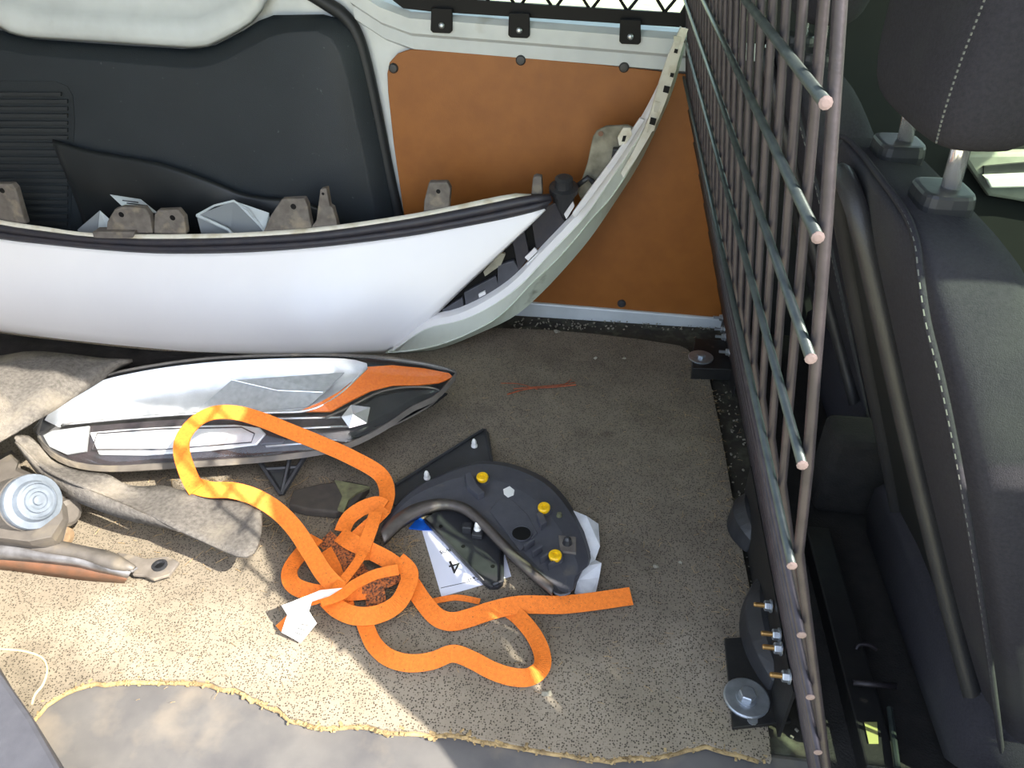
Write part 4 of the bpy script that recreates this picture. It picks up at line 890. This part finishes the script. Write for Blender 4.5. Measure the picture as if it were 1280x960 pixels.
# ================================================================== SMALL THINGS ON THE MAT
sc = obj('foam_strip', prism([PZ(a, b, .02) for a, b in ((366, 612), (400, 604), (432, 600), (462, 606), (452, 618), (440, 632), (420, 640), (380, 636), (360, 630))], (0, 0, -.018)), 'scrap_brown', bevel=.004)
tag(sc, 'dark brown foam strip lying under the orange strap beside the felt flap', 'scrap')
sg = obj('torn_end', prism([PZ(a, b, .024) for a, b in ((418, 600), (440, 604), (462, 608), (446, 616), (436, 624), (430, 638), (422, 636), (428, 620))], (0, 0, -.006)), 'green_scrap', sc)
tw = thing('dry_twig', 'thin reddish dry twig lying alone on the brown mat', 'twig', PZ(680, 485, 0))
for q, r in (([(634, 493), (660, 486), (690, 484), (720, 481)], .0016), ([(626, 479), (650, 480), (672, 487)], .0009), ([(642, 486), (665, 484), (700, 481), (719, 478)], .0011), ([(690, 484), (706, 480), (714, 474)], .0009)):
    obj('stalk', tube(cat([tuple(PZ(a, b, .003)) for a, b in q], 4), r, 5), 'twig', tw)
def scrap_leaf(x, y, s, label):
    random.seed(int(x*7+y)); c = PZ(x, y, .002); n = 7
    ring = [c+Vector((s*math.cos(6.28*i/n)*random.uniform(.6, 1.2), s*.8*math.sin(6.28*i/n)*random.uniform(.6, 1.2), random.uniform(0, .004))) for i in range(n)]
    V = ring+[c+Vector((0, 0, .006))]; o = obj('leaf_scrap', (V, [(i, (i+1) % n, n) for i in range(n)]+[tuple(range(n))]), 'leaf')
    tag(o, label, 'leaf', 'dry leaf scraps on the mat'); return o
scrap_leaf(683, 868, .008, 'pale dry leaf crumb on the pitted mat below the lower strap loop')
scrap_leaf(819, 709, .006, 'dry leaf scrap on the brown mat between strap end and black bracket')
scrap_leaf(850, 704, .004, 'tiny leaf crumb nearest the black bracket cover on the brown mat')
scrap_leaf(745, 448, .007, 'bigger of two dry leaf scraps between twig and far floor bracket')
scrap_leaf(780, 449, .005, 'smaller of two dry leaf scraps between twig and far floor bracket')
scrap_leaf(696, 415, .009, 'largest dry leaf scrap at the mat edge along the white wall strip')
st = obj('string', tube([PZ(p.x, p.y, .003) for p in cat(L2([(-30, 806), (0, 811), (30, 814), (52, 822), (59, 836), (54, 855), (44, 868), (40, 880)]), 5)], .0016, 5), 'string')
tag(st, 'loose pale string curling on the sunlit mat corner by the dark panel', 'string')
ep = obj('loose_trim_panel', prism([PZ(a, b, .11) for a, b in ((-140, 700), (-40, 770), (0, 838), (40, 895), (80, 965), (70, 1010), (-140, 1010))], (0, 0, -.109)), 'arch_plastic', bevel=.006)
tag(ep, 'dark grey plastic trim panel edge lying on the door step by the string', 'car trim')
# chaff, straw and grit trodden into the mat: nobody could count it
random.seed(21); parts = []
PPX = (min(v.x for v in pcn), max(v.x for v in pcn), min(v.y for v in pcn), max(v.y for v in pcn))
def chaff(c, L, r):
    if PPX[0] < c.x < PPX[1] and PPX[2] < c.y < PPX[3]: return
    a = random.uniform(0, 6.28); d = Vector((math.cos(a), math.sin(a), random.uniform(-.05, .12)))*L/2; m_ = c+Vector((random.uniform(-1, 1), random.uniform(-1, 1), .5))*L*.1
    parts.append(tube([c-d, m_, c+d], r, 3))
for _ in range(900):
    px, py = random.uniform(120, 930), random.uniform(420, 880)
    if random.random() < .5 and not (560 < px < 930 and 480 < py < 720): continue
    chaff(PZ(px, py, .0025), random.uniform(.004, .014), random.uniform(.0002, .0005))
for _ in range(260):
    px, py = random.gauss(300, 70), random.gauss(640, 25); chaff(PZ(px, min(700, max(600, py)), .003), random.uniform(.008, .024), .0005)
for _ in range(140): chaff(PZ(random.uniform(485, 535), random.uniform(670, 770), .003), random.uniform(.008, .02), .0005)
for _ in range(200):
    c = Vector((.262-abs(random.gauss(0, .035)), random.uniform(.62, 1.5), .002)); chaff(c, random.uniform(.004, .015), .0004)
ch = obj('chaff', join(*parts), 'straw'); ch['kind'] = 'stuff'; tag(ch, 'dry straw chaff scattered over the brown mat', 'chaff')
random.seed(5); parts = []
for _ in range(420):
    u = random.random()
    if u < .45: c = PZ(random.uniform(640, 910), random.uniform(398, 412), -.008)
    elif u < .8: c = Vector((random.uniform(.255, .31), random.uniform(.6, 1.62), -.008))
    else: c = PZ(random.uniform(560, 930), random.uniform(430, 900), .002)
    s = random.uniform(.0010, .0036)*(1 if u < .8 else .5); R = Matrix.Rotation(random.uniform(0, 6), 3, 'Z') @ Matrix.Rotation(random.uniform(0, 3), 3, 'X')
    parts.append(box(c, (s*1.5, s, s*.8), R))
gr = obj('grit', join(*parts), 'leaf'); gr['kind'] = 'stuff'; tag(gr, 'pale grit and crumbs along the mat edges by wall and grid', 'grit')
